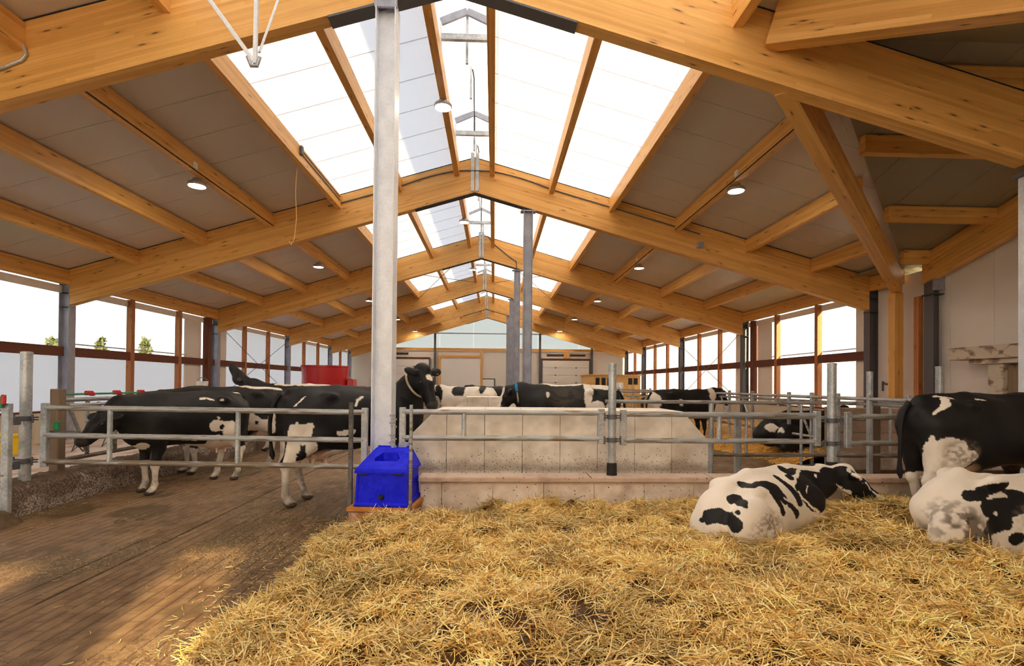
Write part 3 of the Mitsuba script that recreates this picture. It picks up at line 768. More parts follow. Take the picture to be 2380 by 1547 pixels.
put(nm + '__latch_handle', cat([tube([(-5.535, 5.87, 1.38), (-5.535, 5.87, 1.50)], .015, 8), box(-5.49, -5.45, 5.85, 5.89, 1.32, 1.43, .01)]), 'red_plastic')
put(nm + '__hinge', cat([tube([(-5.48, 5.93, z), (-5.68, 6.29, z)], .012, 8) for z in (1.12, .60)] + [box(-5.62, -5.55, 6.10, 6.18, z - .05, z + .05, .006) for z in (1.12, .60)]), 'steel_gray')
put(g1 + '__latch', box(-5.40, -5.34, 6.42, 6.47, .98, 1.09, .008), 'green_plastic'); tag(g1 + '__latch', 'green plastic latch')
put(g1 + '__latch_bar', box(-5.45, -5.1, 6.43, 6.47, .94, .975, .006), 'steel_gray')
for z in (1.17, .93):
    put(g2 + '__chain', cat([lathe([(.026, -.01), (.036, -.01), (.036, .01), (.026, .01), (.026, -.01)], 14, (-1.235 + .02 * (i % 2), 6.25, z + .03 - i * .045)) for i in range(4)]), 'galv')
put(g2 + '__motor', box(-1.16, -1.04, 6.25, 6.32, .80, .875, .01), 'steel_blue')

def headlock(nm, x, ys, z1, zt_, zbm, knob_m, green=True, bars=True):
    put(nm + '__top_rail', tube([(x, ys[0] - .42, z1), (x, ys[-1], z1)], .030, 10), 'gate_galv', smooth=40)
    put(nm + '__top_rail', tube([(x + .07, ys[0] - .42, z1 - .07), (x + .07, ys[-1], z1 - .07)], .022, 8), 'gate_galv', smooth=40)
    put(nm + '__bottom_rail', tube([(x, ys[0] - .42, zbm), (x, ys[-1], zbm)], .030, 10), 'gate_galv', smooth=40)
    if green: put(nm + '__locking_rod', tube([(x, ys[0] - .42, zt_), (x, ys[-1], zt_)], .014, 8), 'green_plastic', smooth=40)
    for i, y in enumerate(ys):
        if bars:
            put(nm + '__neck_bar', tube([(x, y - .02, z1), (x, y - .02, zbm)], .026, 8), 'gate_galv', smooth=40)
            put(nm + '__swing_bar', tube([(x + .03, y - .40, z1 - .05), (x + .03, y - .05, zbm + .06)], .028, 8), 'gate_galv', smooth=40)
            put(nm + '__catch_wire', tube([(x + .04, y - .34, z1 - .42), (x + .04, y - .26, zbm + .22), (x + .04, y - .33, zbm + .1), (x + .04, y - .22, zbm + .16), (x + .04, y - .14, zbm + .08), (x + .04, y - .06, zbm + .14)], .009, 6), 'steel_gray')
        if knob_m:
            put(nm + '__catch', cat([box(x - .035, x + .035, y - .055, y + .055, zt_ - .02, zt_ + .045, .015), box(x - .02, x + .03, y + .02, y + .085, zt_ - .03, zt_ + .02, .01)]), knob_m)
nm = key('headlock_fence'); tag(nm, 'galvanized headlock feed fence with green rod and red catches along the left kerb', 'feed fence')
headlock(nm, -5.76, [7.44 + .53 * i for i in range(30)], 1.33, 1.405, .53, 'red_plastic')
put(nm + '__post', box(-5.82, -5.70, 6.87, 6.99, .39, 1.48, .008), 'worn_wood')
for i in range(1, 7): put(nm + '__post', tube([(-5.76, 6.93 + 2.65 * i, .36), (-5.76, 6.93 + 2.65 * i, 1.42)], .035, 10), 'gate_galv', smooth=40)
tag(nm + '__catch', 'red plastic catch')
mat('worn_wood', wood_fn((.16, .11, .075), (.30, .22, .15), (.06, .04, .03), lam=.3), .7, .2)
nm = key('headlock_fence'); tag(nm, 'galvanized feed fence running back along the straw bed on the right', 'feed fence')
ys = [7.4, 8.2, 8.97, 9.72, 10.49, 12.0, 13.2, 14.3, 16.2, 18, 20, 22.5, 25, 28]
put(nm + '__top_rail', tube([(6.22, 7.3, 1.40), (6.22, 28, 1.38)], .032, 10), 'gate_galv', smooth=40)
put(nm + '__top_rail', tube([(6.30, 7.3, 1.31), (6.30, 28, 1.29)], .028, 10), 'gate_galv', smooth=40)
put(nm + '__bottom_rail', tube([(6.22, 9.6, .62), (6.22, 28, .6)], .03, 10), 'gate_galv', smooth=40)
for i, y in enumerate(ys):
    put(nm + '__post', box(6.19, 6.25, y - .03, y + .03, .02, 1.48, .006), 'galv')
    if y > 9: put(nm + '__swing_bar', tube([(6.25, y + .1, .66), (6.25, y + .55, 1.3)], .024, 8), 'gate_galv', smooth=40)
nm = key('tube_gate'); tag(nm, 'second line of galvanized rails behind the front gates, right of the concrete block', 'gate')
for z, xa, xb in ((1.315, 1.9, 7.9), (1.06, 2.9, 7.9), (.415, 3.75, 7.9)):
    put(nm + '__rail', tube([(xa, 8.6, z), (xb, 8.6, z)], .032, 12), 'gate_galv', smooth=40)
for x, z0, z1 in ((3.735, .0, 1.30), (5.315, .0, 1.28), (4.35, .45, 1.06), (6.9, .4, 1.3)):
    put(nm + '__upright', tube([(x, 8.6, z0), (x, 8.6, z1)], .042 if x < 4 else .025, 12), 'galv', smooth=40)
put(nm + '__upright', box(4.31, 4.42, 8.9, 8.98, .0, 1.1, .006), 'galv')
nm = key('stall_rails'); tag(nm, 'far galvanized stall dividers between the standing cow and the right window wall', 'stall rails')
for z in (1.36, 1.2, 1.0): put(nm + '__rail', tube([(2.9, 17.5, z), (6.1, 17.5, z)], .03, 8), 'gate_galv', smooth=40)
for i in range(12):
    x = 3.0 + i * .28
    put(nm + '__stall_loop', tube([(x, 17.5, .3), (x, 17.5, 1.0), (x + .05, 17.4, 1.15), (x + .12, 17.2, 1.18)], .026, 8), 'crate_wood', smooth=40)

# ---- guard poles and trough
nm = key('guard_pole'); tag(nm, 'dark square pole left of the blue trough', 'pole'); put(nm, box(-1.645, -1.600, 5.83, 5.875, 0, 1.372, .004), 'dark_pole')
nm = key('guard_pole'); tag(nm, 'grey round pole in front of the right side of the blue trough', 'pole'); put(nm, tube([(-.905, 5.62, 0), (-.905, 5.62, 1.36)], .019, 12), 'gate_galv', smooth=40)
mat('dark_pole', galv_fn((.07, .065, .06), (.16, .15, .14)), .6, .3)
import manifold3d as m3
def hull(pts): return m3.Manifold.hull_points(np.asarray(pts, np.float64))
def place(mesh, rz, at):
    if hasattr(mesh, 'to_mesh'):
        mm = mesh.to_mesh(); v, f = np.asarray(mm.vert_properties[:, :3], float), np.asarray(mm.tri_verts)
    else: v, f = np.asarray(mesh[0], float), np.asarray(mesh[1])
    c, s = math.cos(rz), math.sin(rz)
    return v @ np.array([[c, s, 0], [-s, c, 0], [0, 0, 1]]) + np.asarray(at, float), f
TR = -.10; TA = (-1.222, 5.98, 0)
P_ = lambda m: place(m, TR, TA)
nm = key('trough_plinth'); tag(nm, 'rust stained concrete plinth under the blue water trough', 'plinth')
def plinth_fn(p, n, uv):
    a = fbm(p.x * 9, p.y * 9, p.z * 9, 3)
    r = smoothstep(.45, .62, fbm(p.x * 7 + 2, p.y * 7, p.z * 1.2, 3))
    return mix(mix((.42, .27, .18), (.60, .43, .32), a), (.30, .09, .015), r * .8)
mat('plinth_concrete', proc(plinth_fn), .65, .35)
mat('rusty_frame', proc(lambda p, n, uv: mix((.36, .12, .02), (.58, .25, .05), fbm(p.x * 12, p.y * 12, p.z * 12, 3))), .5, .4)
put(nm + '__base', P_(box(-.345, .345, -.33, .46, -.05, .175, .015)), 'plinth_concrete')
put(nm + '__frame', P_(cat([box(-.36, .36, -.345, -.30, .176, .222, .005), box(-.36, -.315, -.30, .47, .176, .222, .005), box(.315, .36, -.30, .47, .176, .222, .005), box(-.315, .315, -.31, .45, .17, .212, .004)])), 'rusty_frame')
nm = key('water_trough'); tag(nm, 'bright blue plastic cattle water trough at the foot of the pale steel post', 'water trough')
def ring(x0, x1, y0, y1, z): return [(x, y, z) for x in (x0, x1) for y in (y0, y1)]
body = hull(ring(-.285, .285, -.25, .33, .245) + ring(-.272, .272, -.235, .33, .60))
base = hull(ring(-.305, .305, -.275, .36, .222) + ring(-.305, .305, -.275, .36, .238) + ring(-.29, .29, -.26, .34, .262))
for s in (-1, 1):
    body += hull(ring(s * .285 - .012, s * .285 + .012, -.262, -.235, .24) + ring(s * .272 - .012, s * .272 + .012, -.247, -.225, .60))
put(nm + '__tank', P_(body + base), 'blue_plastic')
lid = hull(ring(-.30, .30, -.275, .345, .588) + ring(-.30, .30, -.275, .345, .612) + ring(-.215, .20, .20, .30, .815) + [(-.285, -.262, .64), (.285, -.262, .64)])
hole = hull([(x, y, z) for z in (.58, .95) for x, y in ((-.13, -.10), (.13, -.10), (-.145, -.03), (.145, -.03), (-.085, .09), (.085, .09))])
lid -= hole.translate([0, 0, .045])
lid += hull(ring(-.22, .205, .285, .31, .80) + ring(-.22, .205, .285, .31, .83))
put(nm + '__lid', P_(lid), 'blue_plastic')
put(nm + '__water', P_(box(-.125, .125, -.08, .07, .627, .634, .003)), 'black_rubber')
put(nm + '__drain_plug', P_((lambda m: (np.stack([m[0][:, 0], -m[0][:, 2] - .262, m[0][:, 1] + .32], 1), m[1]))(lathe([(.0, .02), (.022, .02), (.03, .0), (.034, -.01)], 20))), 'black_rubber')
for x in (-.2, .2): put(nm + '__clip', P_(box(x - .045, x + .045, -.285, -.262, .575, .592, .004)), 'black_rubber')

# ---- things along the left wall and far away
nm = key('feed_tub'); tag(nm, 'yellow plastic tub on the feed table at the left picture edge', 'tub')
tub = hull(ring(-10.7, -9.72, 10.3, 10.75, .085) + ring(-10.75, -9.67, 10.25, 10.8, .47)) - hull(ring(-10.65, -9.77, 10.35, 10.7, .14) + ring(-10.69, -9.73, 10.31, 10.74, .60))
put(nm + '__shell', tub, 'yellow_plastic'); put(nm + '__rim', cat([box(-10.77, -9.65, 10.23, 10.27, .45, .49, .008), box(-10.77, -9.65, 10.78, 10.82, .45, .49, .008), box(-9.67, -9.63, 10.27, 10.78, .45, .49, .008)]), 'yellow_plastic')
nm = key('feed_mixer'); tag(nm, 'shiny red round feed tub standing on the feed table far left', 'feed mixer')
put(nm + '__tub', lathe([(.80, .55), (.86, .62), (.97, 2.22), (1.0, 2.24), (1.0, 2.30), (.95, 2.30), (.93, 2.25), (.8, .7)], 56, (-7.2, 22, 0)), 'red_paint', smooth=40)
put(nm + '__skirt', lathe([(.82, .10), (.86, .14), (.86, .54), (.80, .56)], 40, (-7.2, 22, 0)), 'dark_steel', smooth=40)
put(nm + '__side_case', box(-6.25, -5.98, 21.8, 22.4, .5, 1.75, .03), 'red_paint')
nm = key('cabin'); tag(nm, 'small light wood cabin with dark window slots by the far right wall', 'cabin')
put(nm + '__wall', box(6.2, 9.75, 33.5, 36, 0, 2.2, .01), 'crate_wood')
put(nm + '__roof_board', box(6.1, 9.85, 33.4, 36, 2.2, 2.28, .01), 'crate_wood')
for x in (6.75, 7.15, 7.55, 8.95, 9.3): put(nm + '__window', box(x, x + .26, 33.47, 33.51, 1.35 if x < 8 else 1.62, 2.05, .004), 'black_rubber')
put(nm + '__door', box(8.05, 8.6, 33.45, 33.51, 0, 1.75, .006), 'white_plastic')
nm = key('notice_board'); tag(nm, 'small white framed board on the far end wall beside the sliding door', 'board')
put(nm + '__frame', box(-.95, .10, ENDY - .06, ENDY + .03, 1.0, 2.0, .006), 'steel_gray'); put(nm + '__panel', box(-.86, .01, ENDY - .075, ENDY - .058, 1.08, 1.92, .004), 'white_plastic')
nm = key('feed_barrier'); tag(nm, 'far grey barrier beside the sliding door behind the cow with raised head', 'gate')
for z in (.9, 1.15, 1.38): put(nm + '__rail', tube([(-3.9, 25, z), (-1.6, 25, z)], .035, 8), 'gate_galv', smooth=40)
for x in (-3.9, -2.7, -1.6): put(nm + '__post', tube([(x, 25, 0), (x, 25, 1.42)], .04, 8), 'galv', smooth=40)

nm = key('pail'); tag(nm, 'small white pail hung on the left feed fence behind the grazing cow', 'pail')
put(nm + '__bucket', lathe([(.0, 1.42), (.085, 1.42), (.105, 1.60), (.098, 1.60), (.08, 1.44), (.0, 1.44)], 20, (-5.62, 10.0, 0)), 'white_plastic', smooth=40)
put(nm + '__handle', tube([(-5.62 - .1 * math.cos(t), 10.0, 1.58 + .09 * math.sin(t)) for t in np.linspace(0, np.pi, 9)], .006, 6), 'steel_gray')
# T-shaped splashed hood by the white wall on the right
nm = key('hatch_hood'); tag(nm, 'dung splashed cream T shaped hood and post by the white gable wall', 'hood')
def splash_fn(p, n, uv):
    a = fbm(p.x * 5, p.y * 5, p.z * 7, 4)
    return mix((.62, .54, .45), (.17, .105, .06), smoothstep(.50, .68, a) * .85)
mat('splashed', proc(splash_fn), .7, .3)
put(nm + '__lintel', box(9.72, 10.12, 8.9, 10.55, 2.18, 2.44, .015), 'splashed')
put(nm + '__bracket', box(9.80, 10.12, 9.0, 10.15, 2.08, 2.18, .01), 'splashed')
put(nm + '__post', box(9.86, 10.12, 9.50, 9.80, 0, 2.08, .01), 'splashed')
put(nm + '__recess', box(9.95, 10.14, 9.0, 9.5, 0, 2.05, .01), 'worn_wood')
# ================================================================ lamps and services
mat('lamp_body', (.35, .34, .33), .4, .4, .4)
LAMP = 16.0
def lamp(nm_label, x, y, z, ztop):
    nm = key('barn_lamp'); tag(nm, nm_label, 'lamp')
    put(nm + '__housing', lathe([(.02, .16), (.075, .15), (.085, .09), (.15, .075), (.17, .05), (.17, .012), (.16, .0)], 28, (x, y, z)), 'lamp_body', smooth=40)
    v, f = lathe([(.0, -.013), (.08, -.012), (.15, -.006), (.155, .002)], 28, (x, y, z))
    k = put(nm + '__diffuser', (v, f), 'white_plastic')
    scene[k]['emitter'] = {'type': 'area', 'radiance': rgb(LAMP * 1.0, LAMP * .86, LAMP * .66)}
    put(nm + '__stem', tube([(x, y, z + .15), (x, y, ztop)], .014, 8), 'steel_gray')
for k in range(1, 6):
    bn = ['', 'nearest', 'second', 'third', 'fourth', 'farthest'][k]
    y = FY(k) + 3.75
    if y > 38: y = 37
    lamp(f'glowing round lamp under the left purlin in the {bn} bay', -5.86, y, 5.42, zt(-5.86) - .3)
    lamp(f'glowing round lamp under the right purlin in the {bn} bay', 4.90, y, 5.56, zt(4.9) - .3)
    if k < 4: lamp(f'glowing round lamp under the left ridge purlin in the {bn} bay', -1.02, y - .45, 6.86, zt(-1.02) - .3)
for k, s in ((1, 0), (1, 1), (2, 1)):
    nm = key('purlin_cable'); x = -5.75 + .076 if s == 0 else 4.80 - .076
    tag(nm, f'thin dark cable fixed along the {"left" if s == 0 else "right"} lamp purlin in the {"nearest" if k == 1 else "second"} bay', 'cable')
    y0 = FY(k) + (.15 if s == 0 or k > 1 else 1.4)
    zc = zt(-5.75 if s == 0 else 4.80) - .325
    put(nm + '__wire', tube([(x, y0, zc), (x, y0 + 3.4, zc - .005), (x, FY(k + 1) - .15, zc)], .009, 6), 'black_rubber')
    put(nm + '__junction_box', box(x - .03, x + .02, FY(k) + 3.3, FY(k) + 3.42, zc + .02, zc + .14, .01), 'post_white')
# cable sagging along the second frame
nm = key('beam_cable'); tag(nm, 'grey conduit curving over the apex along the second glulam frame to a junction box', 'cable')
yb = FY(2) - .125
pts = []
for x in np.linspace(-4.3, 5.4, 40):
    d = abs(x - RX); z = ZA + .55 - .0 if d < .4 else ZA + .55 - (SL if x < RX else SR) * (d - .4) * min(1, .55 + .45 * (d - .4) / 1.6)
    pts.append((x, yb, min(z, zt(x) - .12)))
put(nm + '__conduit', tube(pts, .017, 8), 'steel_gray', smooth=40)
put(nm + '__junction_box', box(5.32, 5.5, yb - .05, yb + .02, zb(5.4) + .28, zb(5.4) + .44, .012), 'steel_blue')
nm = key('beam_cable'); tag(nm, 'thin conduit bent down from the ridge to the post on the third glulam frame', 'cable')
yb = FY(3) - .12
put(nm + '__conduit', tube([(RX + .25, yb, ZA + .85), (RX + .55, yb, ZA + .5), (.6, yb, ZA + .03), (.84, yb, ZA - .12), (.87, yb, ZA - .45)], .018, 8), 'steel_gray', smooth=40)
nm = key('beam_cable'); tag(nm, 'grey bent conduit on the nearest frame at the upper left picture edge', 'cable')
yb = 6.395 - .13
put(nm + '__conduit', tube([(-6.6, yb, 6.12), (-5.96, yb, 5.83), (-5.80, yb, 5.72), (-5.68, yb, 5.60), (-5.65, yb, 5.50), (-5.70, yb, 5.43), (-5.95, yb, 5.32), (-6.6, yb, 5.16)], .017, 8), 'galv', smooth=40)
# hanging strut at the top left, the red pull cord
nm = key('hanging_strut'); tag(nm, 'white galvanized V shaped strut hanging in front of the nearest frame', 'strut')
ys_ = 5.6
put(nm + '__brace', beam((-3.55, ys_, 6.32), (-2.64, ys_, 5.08), .045, .045), 'galv_post')
put(nm + '__hanger', beam((-2.635, ys_, 5.06), (-2.62, ys_, 6.6), .04, .04, up=(0, 1, 0)), 'galv_post')
put(nm + '__brace', beam((-2.34, ys_ + .3, 6.55), (-2.60, ys_ + .02, 5.2), .035, .02), 'galv_post')
put(nm + '__end_clip', tube([(-2.70, ys_ - .03, 5.12), (-2.66, ys_ - .03, 5.02), (-2.60, ys_ - .03, 5.02), (-2.57, ys_ - .03, 5.12)], .02, 8), 'galv')
nm = key('pull_cord'); tag(nm, 'thin pale cord hanging in a loop from the lower skylight purlin on the left', 'cord')
x = -4.11
put(nm, tube([(x, 10.6, 5.98), (x - .02, 10.6, 5.5), (x + .01, 10.6, 5.0), (x - .03, 10.6, 4.55), (x - .10, 10.6, 4.42), (x - .14, 10.6, 4.5)], .007, 6), 'crate_wood')
nm = key('purlin_cable'); tag(nm, 'two dark wires on the lower skylight purlin left of the ridge', 'cable')
put(nm + '__wire', tube([(-3.97, 10.5, 6.34), (-3.97, 13.1, 6.34)], .01, 6), 'steel_gray'); put(nm + '__wire', tube([(-3.97, 10.5, 6.26), (-3.97, 13.1, 6.26)], .01, 6), 'steel_gray')
put(nm + '__fixing', box(-3.98, -3.93, 10.4, 10.5, 6.22, 6.40, .008), 'steel_gray')
nm = key('wall_conduit'); tag(nm, 'thin grey conduit between the second frame column and the timber post', 'conduit')
put(nm, tube([(XR + .2, 13.0, 1.5), (XR + .2, 13.0, 1.75), (XR + .2, 12.9, 1.68), (XR + .15, 12.3, 1.68)], .022, 8), 'steel_gray', smooth=40)
# wind brace cables in the third and fourth bays
for s, x in (('left', XL - .02), ('right', XR + .02)):
    nm = key('wind_brace'); tag(nm, f'crossed wind brace cables on the {s} window wall beyond the third frame', 'brace cable')
    a, b = FY(3) + .15, FY(4) - .15
    put(nm + '__cable', tube([(x, a, .95), (x, b, 3.75)], .011, 6), 'steel_gray'); put(nm + '__cable', tube([(x, a, 3.75), (x, b, .95)], .011, 6), 'steel_gray')
for s, (xa, xb) in (('left', (-4.0, -1.05)), ('right', (3.0, 0.0))):
    nm = key('wind_brace'); tag(nm, f'crossed wind brace cables under the {s} skylight in the bay beyond the third frame', 'brace cable')
    a, b = FY(3) + .2, FY(4) - .2
    put(nm + '__cable', tube([(xa, a, zt(xa) - .37), (xb, b, zt(xb) - .37)], .012, 6), 'steel_gray'); put(nm + '__cable', tube([(xb, a, zt(xb) - .37), (xa, b, zt(xa) - .37)], .012, 6), 'steel_gray')

# ---- trees outside the left windows
def tree(label, x, y, h, r, seed, conifer=True):
    nm = key('tree'); tag(nm, label, 'tree'); g = np.random.default_rng(seed)
    put(nm + '__trunk', tube([(x, y, -.25), (x, y, h * .95)], [.16, .03], 7), 'bark')
    V, FF, n = [], [], 0
    for i in range(420):
        t = g.uniform(.12, 1) ** .8; a = g.uniform(0, 2 * np.pi); rr = r * ((1 - t) * .95 + .06 if conifer else math.sin(min(1, t * 1.05) * np.pi) ** .5) * g.uniform(.4, 1)
        c = np.array([x + rr * math.cos(a), y + rr * math.sin(a), h * t]); s = g.uniform(.12, .30) * h / 6
        q = g.normal(size=(3, 3)) * s; V.append(c + q); FF.append([n, n + 1, n + 2]); n += 3
    put(nm + '__foliage', (np.vstack(V), np.array(FF)), 'foliage'); tag(nm + '__foliage', kind='stuff')
mat('bark', (.08, .06, .045), .9, .1)
scene['foliage'] = {'type': 'principledthin', 'base_color': rgb(.20, .23, .12), 'roughness': .7, 'diff_trans': .7}
for i, (px_, h, r, con, lab) in enumerate(((-45.0, 4.6, 1.0, True, 'small pointed tree outside the far left window pane'), (-36.2, 4.9, 1.5, False, 'bushy tree outside the left window beside the first column'), (-30.2, 4.75, .8, True, 'slim pointed tree behind the first stud of the left window'), (-28.9, 4.4, .7, True, 'small ragged tree right of the slim tree outside the left window'),
                                              (-26.8, 4.75, 1.0, True, 'tallest pointed tree outside the left window between the studs'), (-24.9, 4.3, .7, True, 'pointed tree beside the tallest one outside the left window'), (-32.6, 3.9, 1.2, False, 'low round bush outside the left window'))):
    tree(lab, px_, 40 + 3 * (i % 2), h, r, 20 + i, con)
# ================================================================ cows
def snets(F, org, h):
    """Naive surface nets of a grid of distances (inside < 0)."""
    nx, ny, nz = F.shape
    ins = F < 0
    c = [ins[a:nx - 1 + a, b:ny - 1 + b, d:nz - 1 + d] for a in (0, 1) for b in (0, 1) for d in (0, 1)]
    s = sum(x.astype(np.int8) for x in c)
    act = (s > 0) & (s < 8)
    idx = np.full(act.shape, -1, np.int32); I = np.argwhere(act); idx[act] = np.arange(len(I))
    P = np.zeros((len(I), 3)); N = np.zeros(len(I))
    cor = [(a, b, d) for a in (0, 1) for b in (0, 1) for d in (0, 1)]
    val = [F[I[:, 0] + a, I[:, 1] + b, I[:, 2] + d] for a, b, d in cor]
    for i in range(8):
        for j in range(i + 1, 8):
            df = np.array(cor[j]) - np.array(cor[i])
            if np.abs(df).sum() != 1: continue
            m = (val[i] < 0) != (val[j] < 0)
            t = val[i][m] / (val[i][m] - val[j][m])
            P[m] += np.array(cor[i]) + t[:, None] * df; N[m] += 1
    V = (I + P / N[:, None]) * h + org
    faces = []
    for ax in range(3):
        b1, b2 = (ax + 1) % 3, (ax + 2) % 3
        sl = [slice(0, n - 1) for n in (nx, ny, nz)]
        lo = [slice(1, n - 1) for n in (nx, ny, nz)]; lo[ax] = slice(0, (nx, ny, nz)[ax] - 1)
        hi = list(lo); hi[ax] = slice(1, (nx, ny, nz)[ax])
        A, B = ins[tuple(lo)], ins[tuple(hi)]
        E = np.argwhere(A != B); off = np.ones(3, int); off[ax] = 0; E = E + off
        inside = ins[E[:, 0], E[:, 1], E[:, 2]]
        def at(d1, d2):
            q = E.copy(); q[:, b1] -= d1; q[:, b2] -= d2; return idx[q[:, 0], q[:, 1], q[:, 2]]
        q = np.stack([at(0, 0), at(1, 0), at(1, 1), at(0, 1)], 1)
        q[~inside] = q[~inside][:, ::-1]
        faces += [q[:, [0, 1, 2]], q[:, [0, 2, 3]]]
    return V, np.vstack(faces)

class Sdf:
    """Smooth union of tapered bones and ellipsoids on a grid."""
    def __init__(s, h): s.h, s.items = h, []
    def bone(s, a, b, ra, rb, k=.05, sq=(1, 1, 1)): s.items.append(('b', np.array(a, float), np.array(b, float), ra, rb, k, np.array(sq, float)))
    def ell(s, c, r, k=.05, R=None): s.items.append(('e', np.array(c, float), np.array(r, float), None, None, k, R))
    def build(s, smooth=6):
        lo, hi = np.full(3, 9.), np.full(3, -9.)
        for it in s.items:
            if it[0] == 'b':
                m = np.array([max(it[3], it[4])] * 3) / it[6]
                lo = np.minimum(lo, np.minimum(it[1], it[2]) - m); hi = np.maximum(hi, np.maximum(it[1], it[2]) + m)
            else: lo = np.minimum(lo, it[1] - it[2].max()); hi = np.maximum(hi, it[1] + it[2].max())
        lo -= .06; hi += .06; h = s.h
        n = np.ceil((hi - lo) / h).astype(int) + 1
        F = np.full(n, .5, np.float32)
        for it in s.items:
            k = it[5]
            if it[0] == 'b': m = np.array([max(it[3], it[4])] * 3) / it[6] + k + 2 * h; l = np.minimum(it[1], it[2]) - m; u = np.maximum(it[1], it[2]) + m
            else: m = it[2].max() + k + 2 * h; l = it[1] - m; u = it[1] + m
            i0 = np.clip(np.floor((l - lo) / h).astype(int), 0, n - 1); i1 = np.clip(np.ceil((u - lo) / h).astype(int) + 1, 1, n)
            g = np.meshgrid(*[(lo[a] + h * np.arange(i0[a], i1[a])).astype(np.float32) for a in range(3)], indexing='ij', sparse=True)
            if it[0] == 'b':
                q = it[6].astype(np.float32); A, B = (it[1] * q).astype(np.float32), (it[2] * q).astype(np.float32); ba = B - A
                dx, dy, dz = g[0] * q[0] - A[0], g[1] * q[1] - A[1], g[2] * q[2] - A[2]
                t = np.clip((dx * ba[0] + dy * ba[1] + dz * ba[2]) / max(ba @ ba, 1e-9), 0, 1)
                d = np.sqrt((dx - t * ba[0]) ** 2 + (dy - t * ba[1]) ** 2 + (dz - t * ba[2]) ** 2) - (it[3] + (it[4] - it[3]) * t)
                d = d / q.max() if q.max() > 1 else d
            else:
                dx, dy, dz = g[0] - it[1][0], g[1] - it[1][1], g[2] - it[1][2]
                if it[6] is not None:
                    R = np.asarray(it[6], np.float32); dx, dy, dz = (R[i, 0] * dx + R[i, 1] * dy + R[i, 2] * dz for i in range(3))
                r = it[2]
                k0 = np.sqrt((dx / r[0]) ** 2 + (dy / r[1]) ** 2 + (dz / r[2]) ** 2)
                k1 = np.sqrt((dx / r[0] ** 2) ** 2 + (dy / r[1] ** 2) ** 2 + (dz / r[2] ** 2) ** 2) + 1e-6
                d = k0 * (k0 - 1) / k1
            sl = tuple(slice(a, b) for a, b in zip(i0, i1))
            f = F[sl]; hh = np.maximum(k - np.abs(f - d), 0) / k
            F[sl] = np.minimum(f, d) - hh * hh * k * .25
        V, f = snets(F, lo, h)
        m = trimesh.Trimesh(V, f, process=False)
        trimesh.smoothing.filter_taubin(m, lamb=.5, nu=.52, iterations=smooth)
        if m.volume < 0: m.faces = m.faces[:, ::-1]
        return np.asarray(m.vertices), np.asarray(m.faces)

def frame_of(d, up=(0, 0, 1)):
    d = unit(d); s = unit(np.cross(up, d)); return np.array([d, s, np.cross(d, s)])

def head(S, poll, muzzle, up=(0, 0, 1), ear=1.0, droop=.0, sc=1.0):
    """Head bones between poll and muzzle; returns landmarks."""
    poll, muzzle = np.array(poll, float), np.array(muzzle, float)
    R = frame_of(muzzle - poll, up); L = np.linalg.norm(muzzle - poll)
    P = lambda a, b, c: poll + R[0] * a * L + R[1] * b * sc + R[2] * c * sc
    q = sc
    S.bone(P(-.02, 0, -.01), P(.40, 0, -.005), .112 * q, .098 * q, .04)
    S.bone(P(.35, 0, -.01), P(.93, 0, -.025), .085 * q, .072 * q, .05)
    S.ell(P(.95, 0, -.03), np.array([.075, .088, .072]) * q, .03, R)
    S.bone(P(.18, 0, -.105), P(.82, 0, -.085), .078 * q, .048 * q, .05)
    S.ell(P(.02, 0, .075), np.array([.07, .062, .055]) * q, .03, R)               # poll crest
    for s in (-1, 1):
        S.ell(P(.34, s * .082, .03), np.array([.055, .030, .038]) * q, .03, R)       # brow
        S.ell(P(.22, s * .075, -.075), np.array([.12, .05, .10]) * q, .04, R)        # cheek
        e0 = P(.06, s * .10, .01); e1 = P(.0, s * .29, .015 - droop)
        ed = unit(e1 - e0); Re = np.array([ed, unit(np.cross(R[0], ed)), R[0]]); Re[2] = np.cross(Re[0], Re[1])
        S.bone(e0, e0 + (e1 - e0) * .3, .035 * q, .04 * q, .03)
        S.ell(e0 + (e1 - e0) * .62, np.array([.105, .030, .066]) * q * ear, .02, Re)
    return dict(R=R, L=L, P=P, q=q)

def head_parts(nm, H, M, scale):
    P, q = H['P'], H['q']
    for s in (-1, 1):
        c = P(.345, s * .108, .018)
        m = trimesh.creation.icosphere(2, .024 * q); m.apply_translation(c)
        put(nm + '__eye', xf((np.asarray(m.vertices), np.asarray(m.faces)), M, scale), 'cow_eye', smooth=True)
        c = P(.995, s * .045, -.018); R = H['R']
        m = trimesh.creation.icosphere(1, 1.0); v = np.asarray(m.vertices) * np.array([.022, .012, .017]) * q
        put(nm + '__nostril', xf((v @ R + c + R[0] * .016 * q, np.asarray(m.faces)), M, scale), 'cow_eye', smooth=True)

def xf(mesh, M, s):
    v, f = mesh[:2]
    return np.asarray(v, float) * s @ M[:3, :3].T + M[:3, 3], f
def pose(x, y, z, rz, tilt=0.0):
    c, s = math.cos(rz), math.sin(rz); A = np.eye(4); A[:3, :3] = [[c, -s, 0], [s, c, 0], [0, 0, 1]]; A[:3, 3] = x, y, z
    if tilt:
        c, s = math.cos(tilt), math.sin(tilt); A[:3, :3] = A[:3, :3] @ np.array([[1, 0, 0], [0, c, -s], [0, s, c]])
    return A

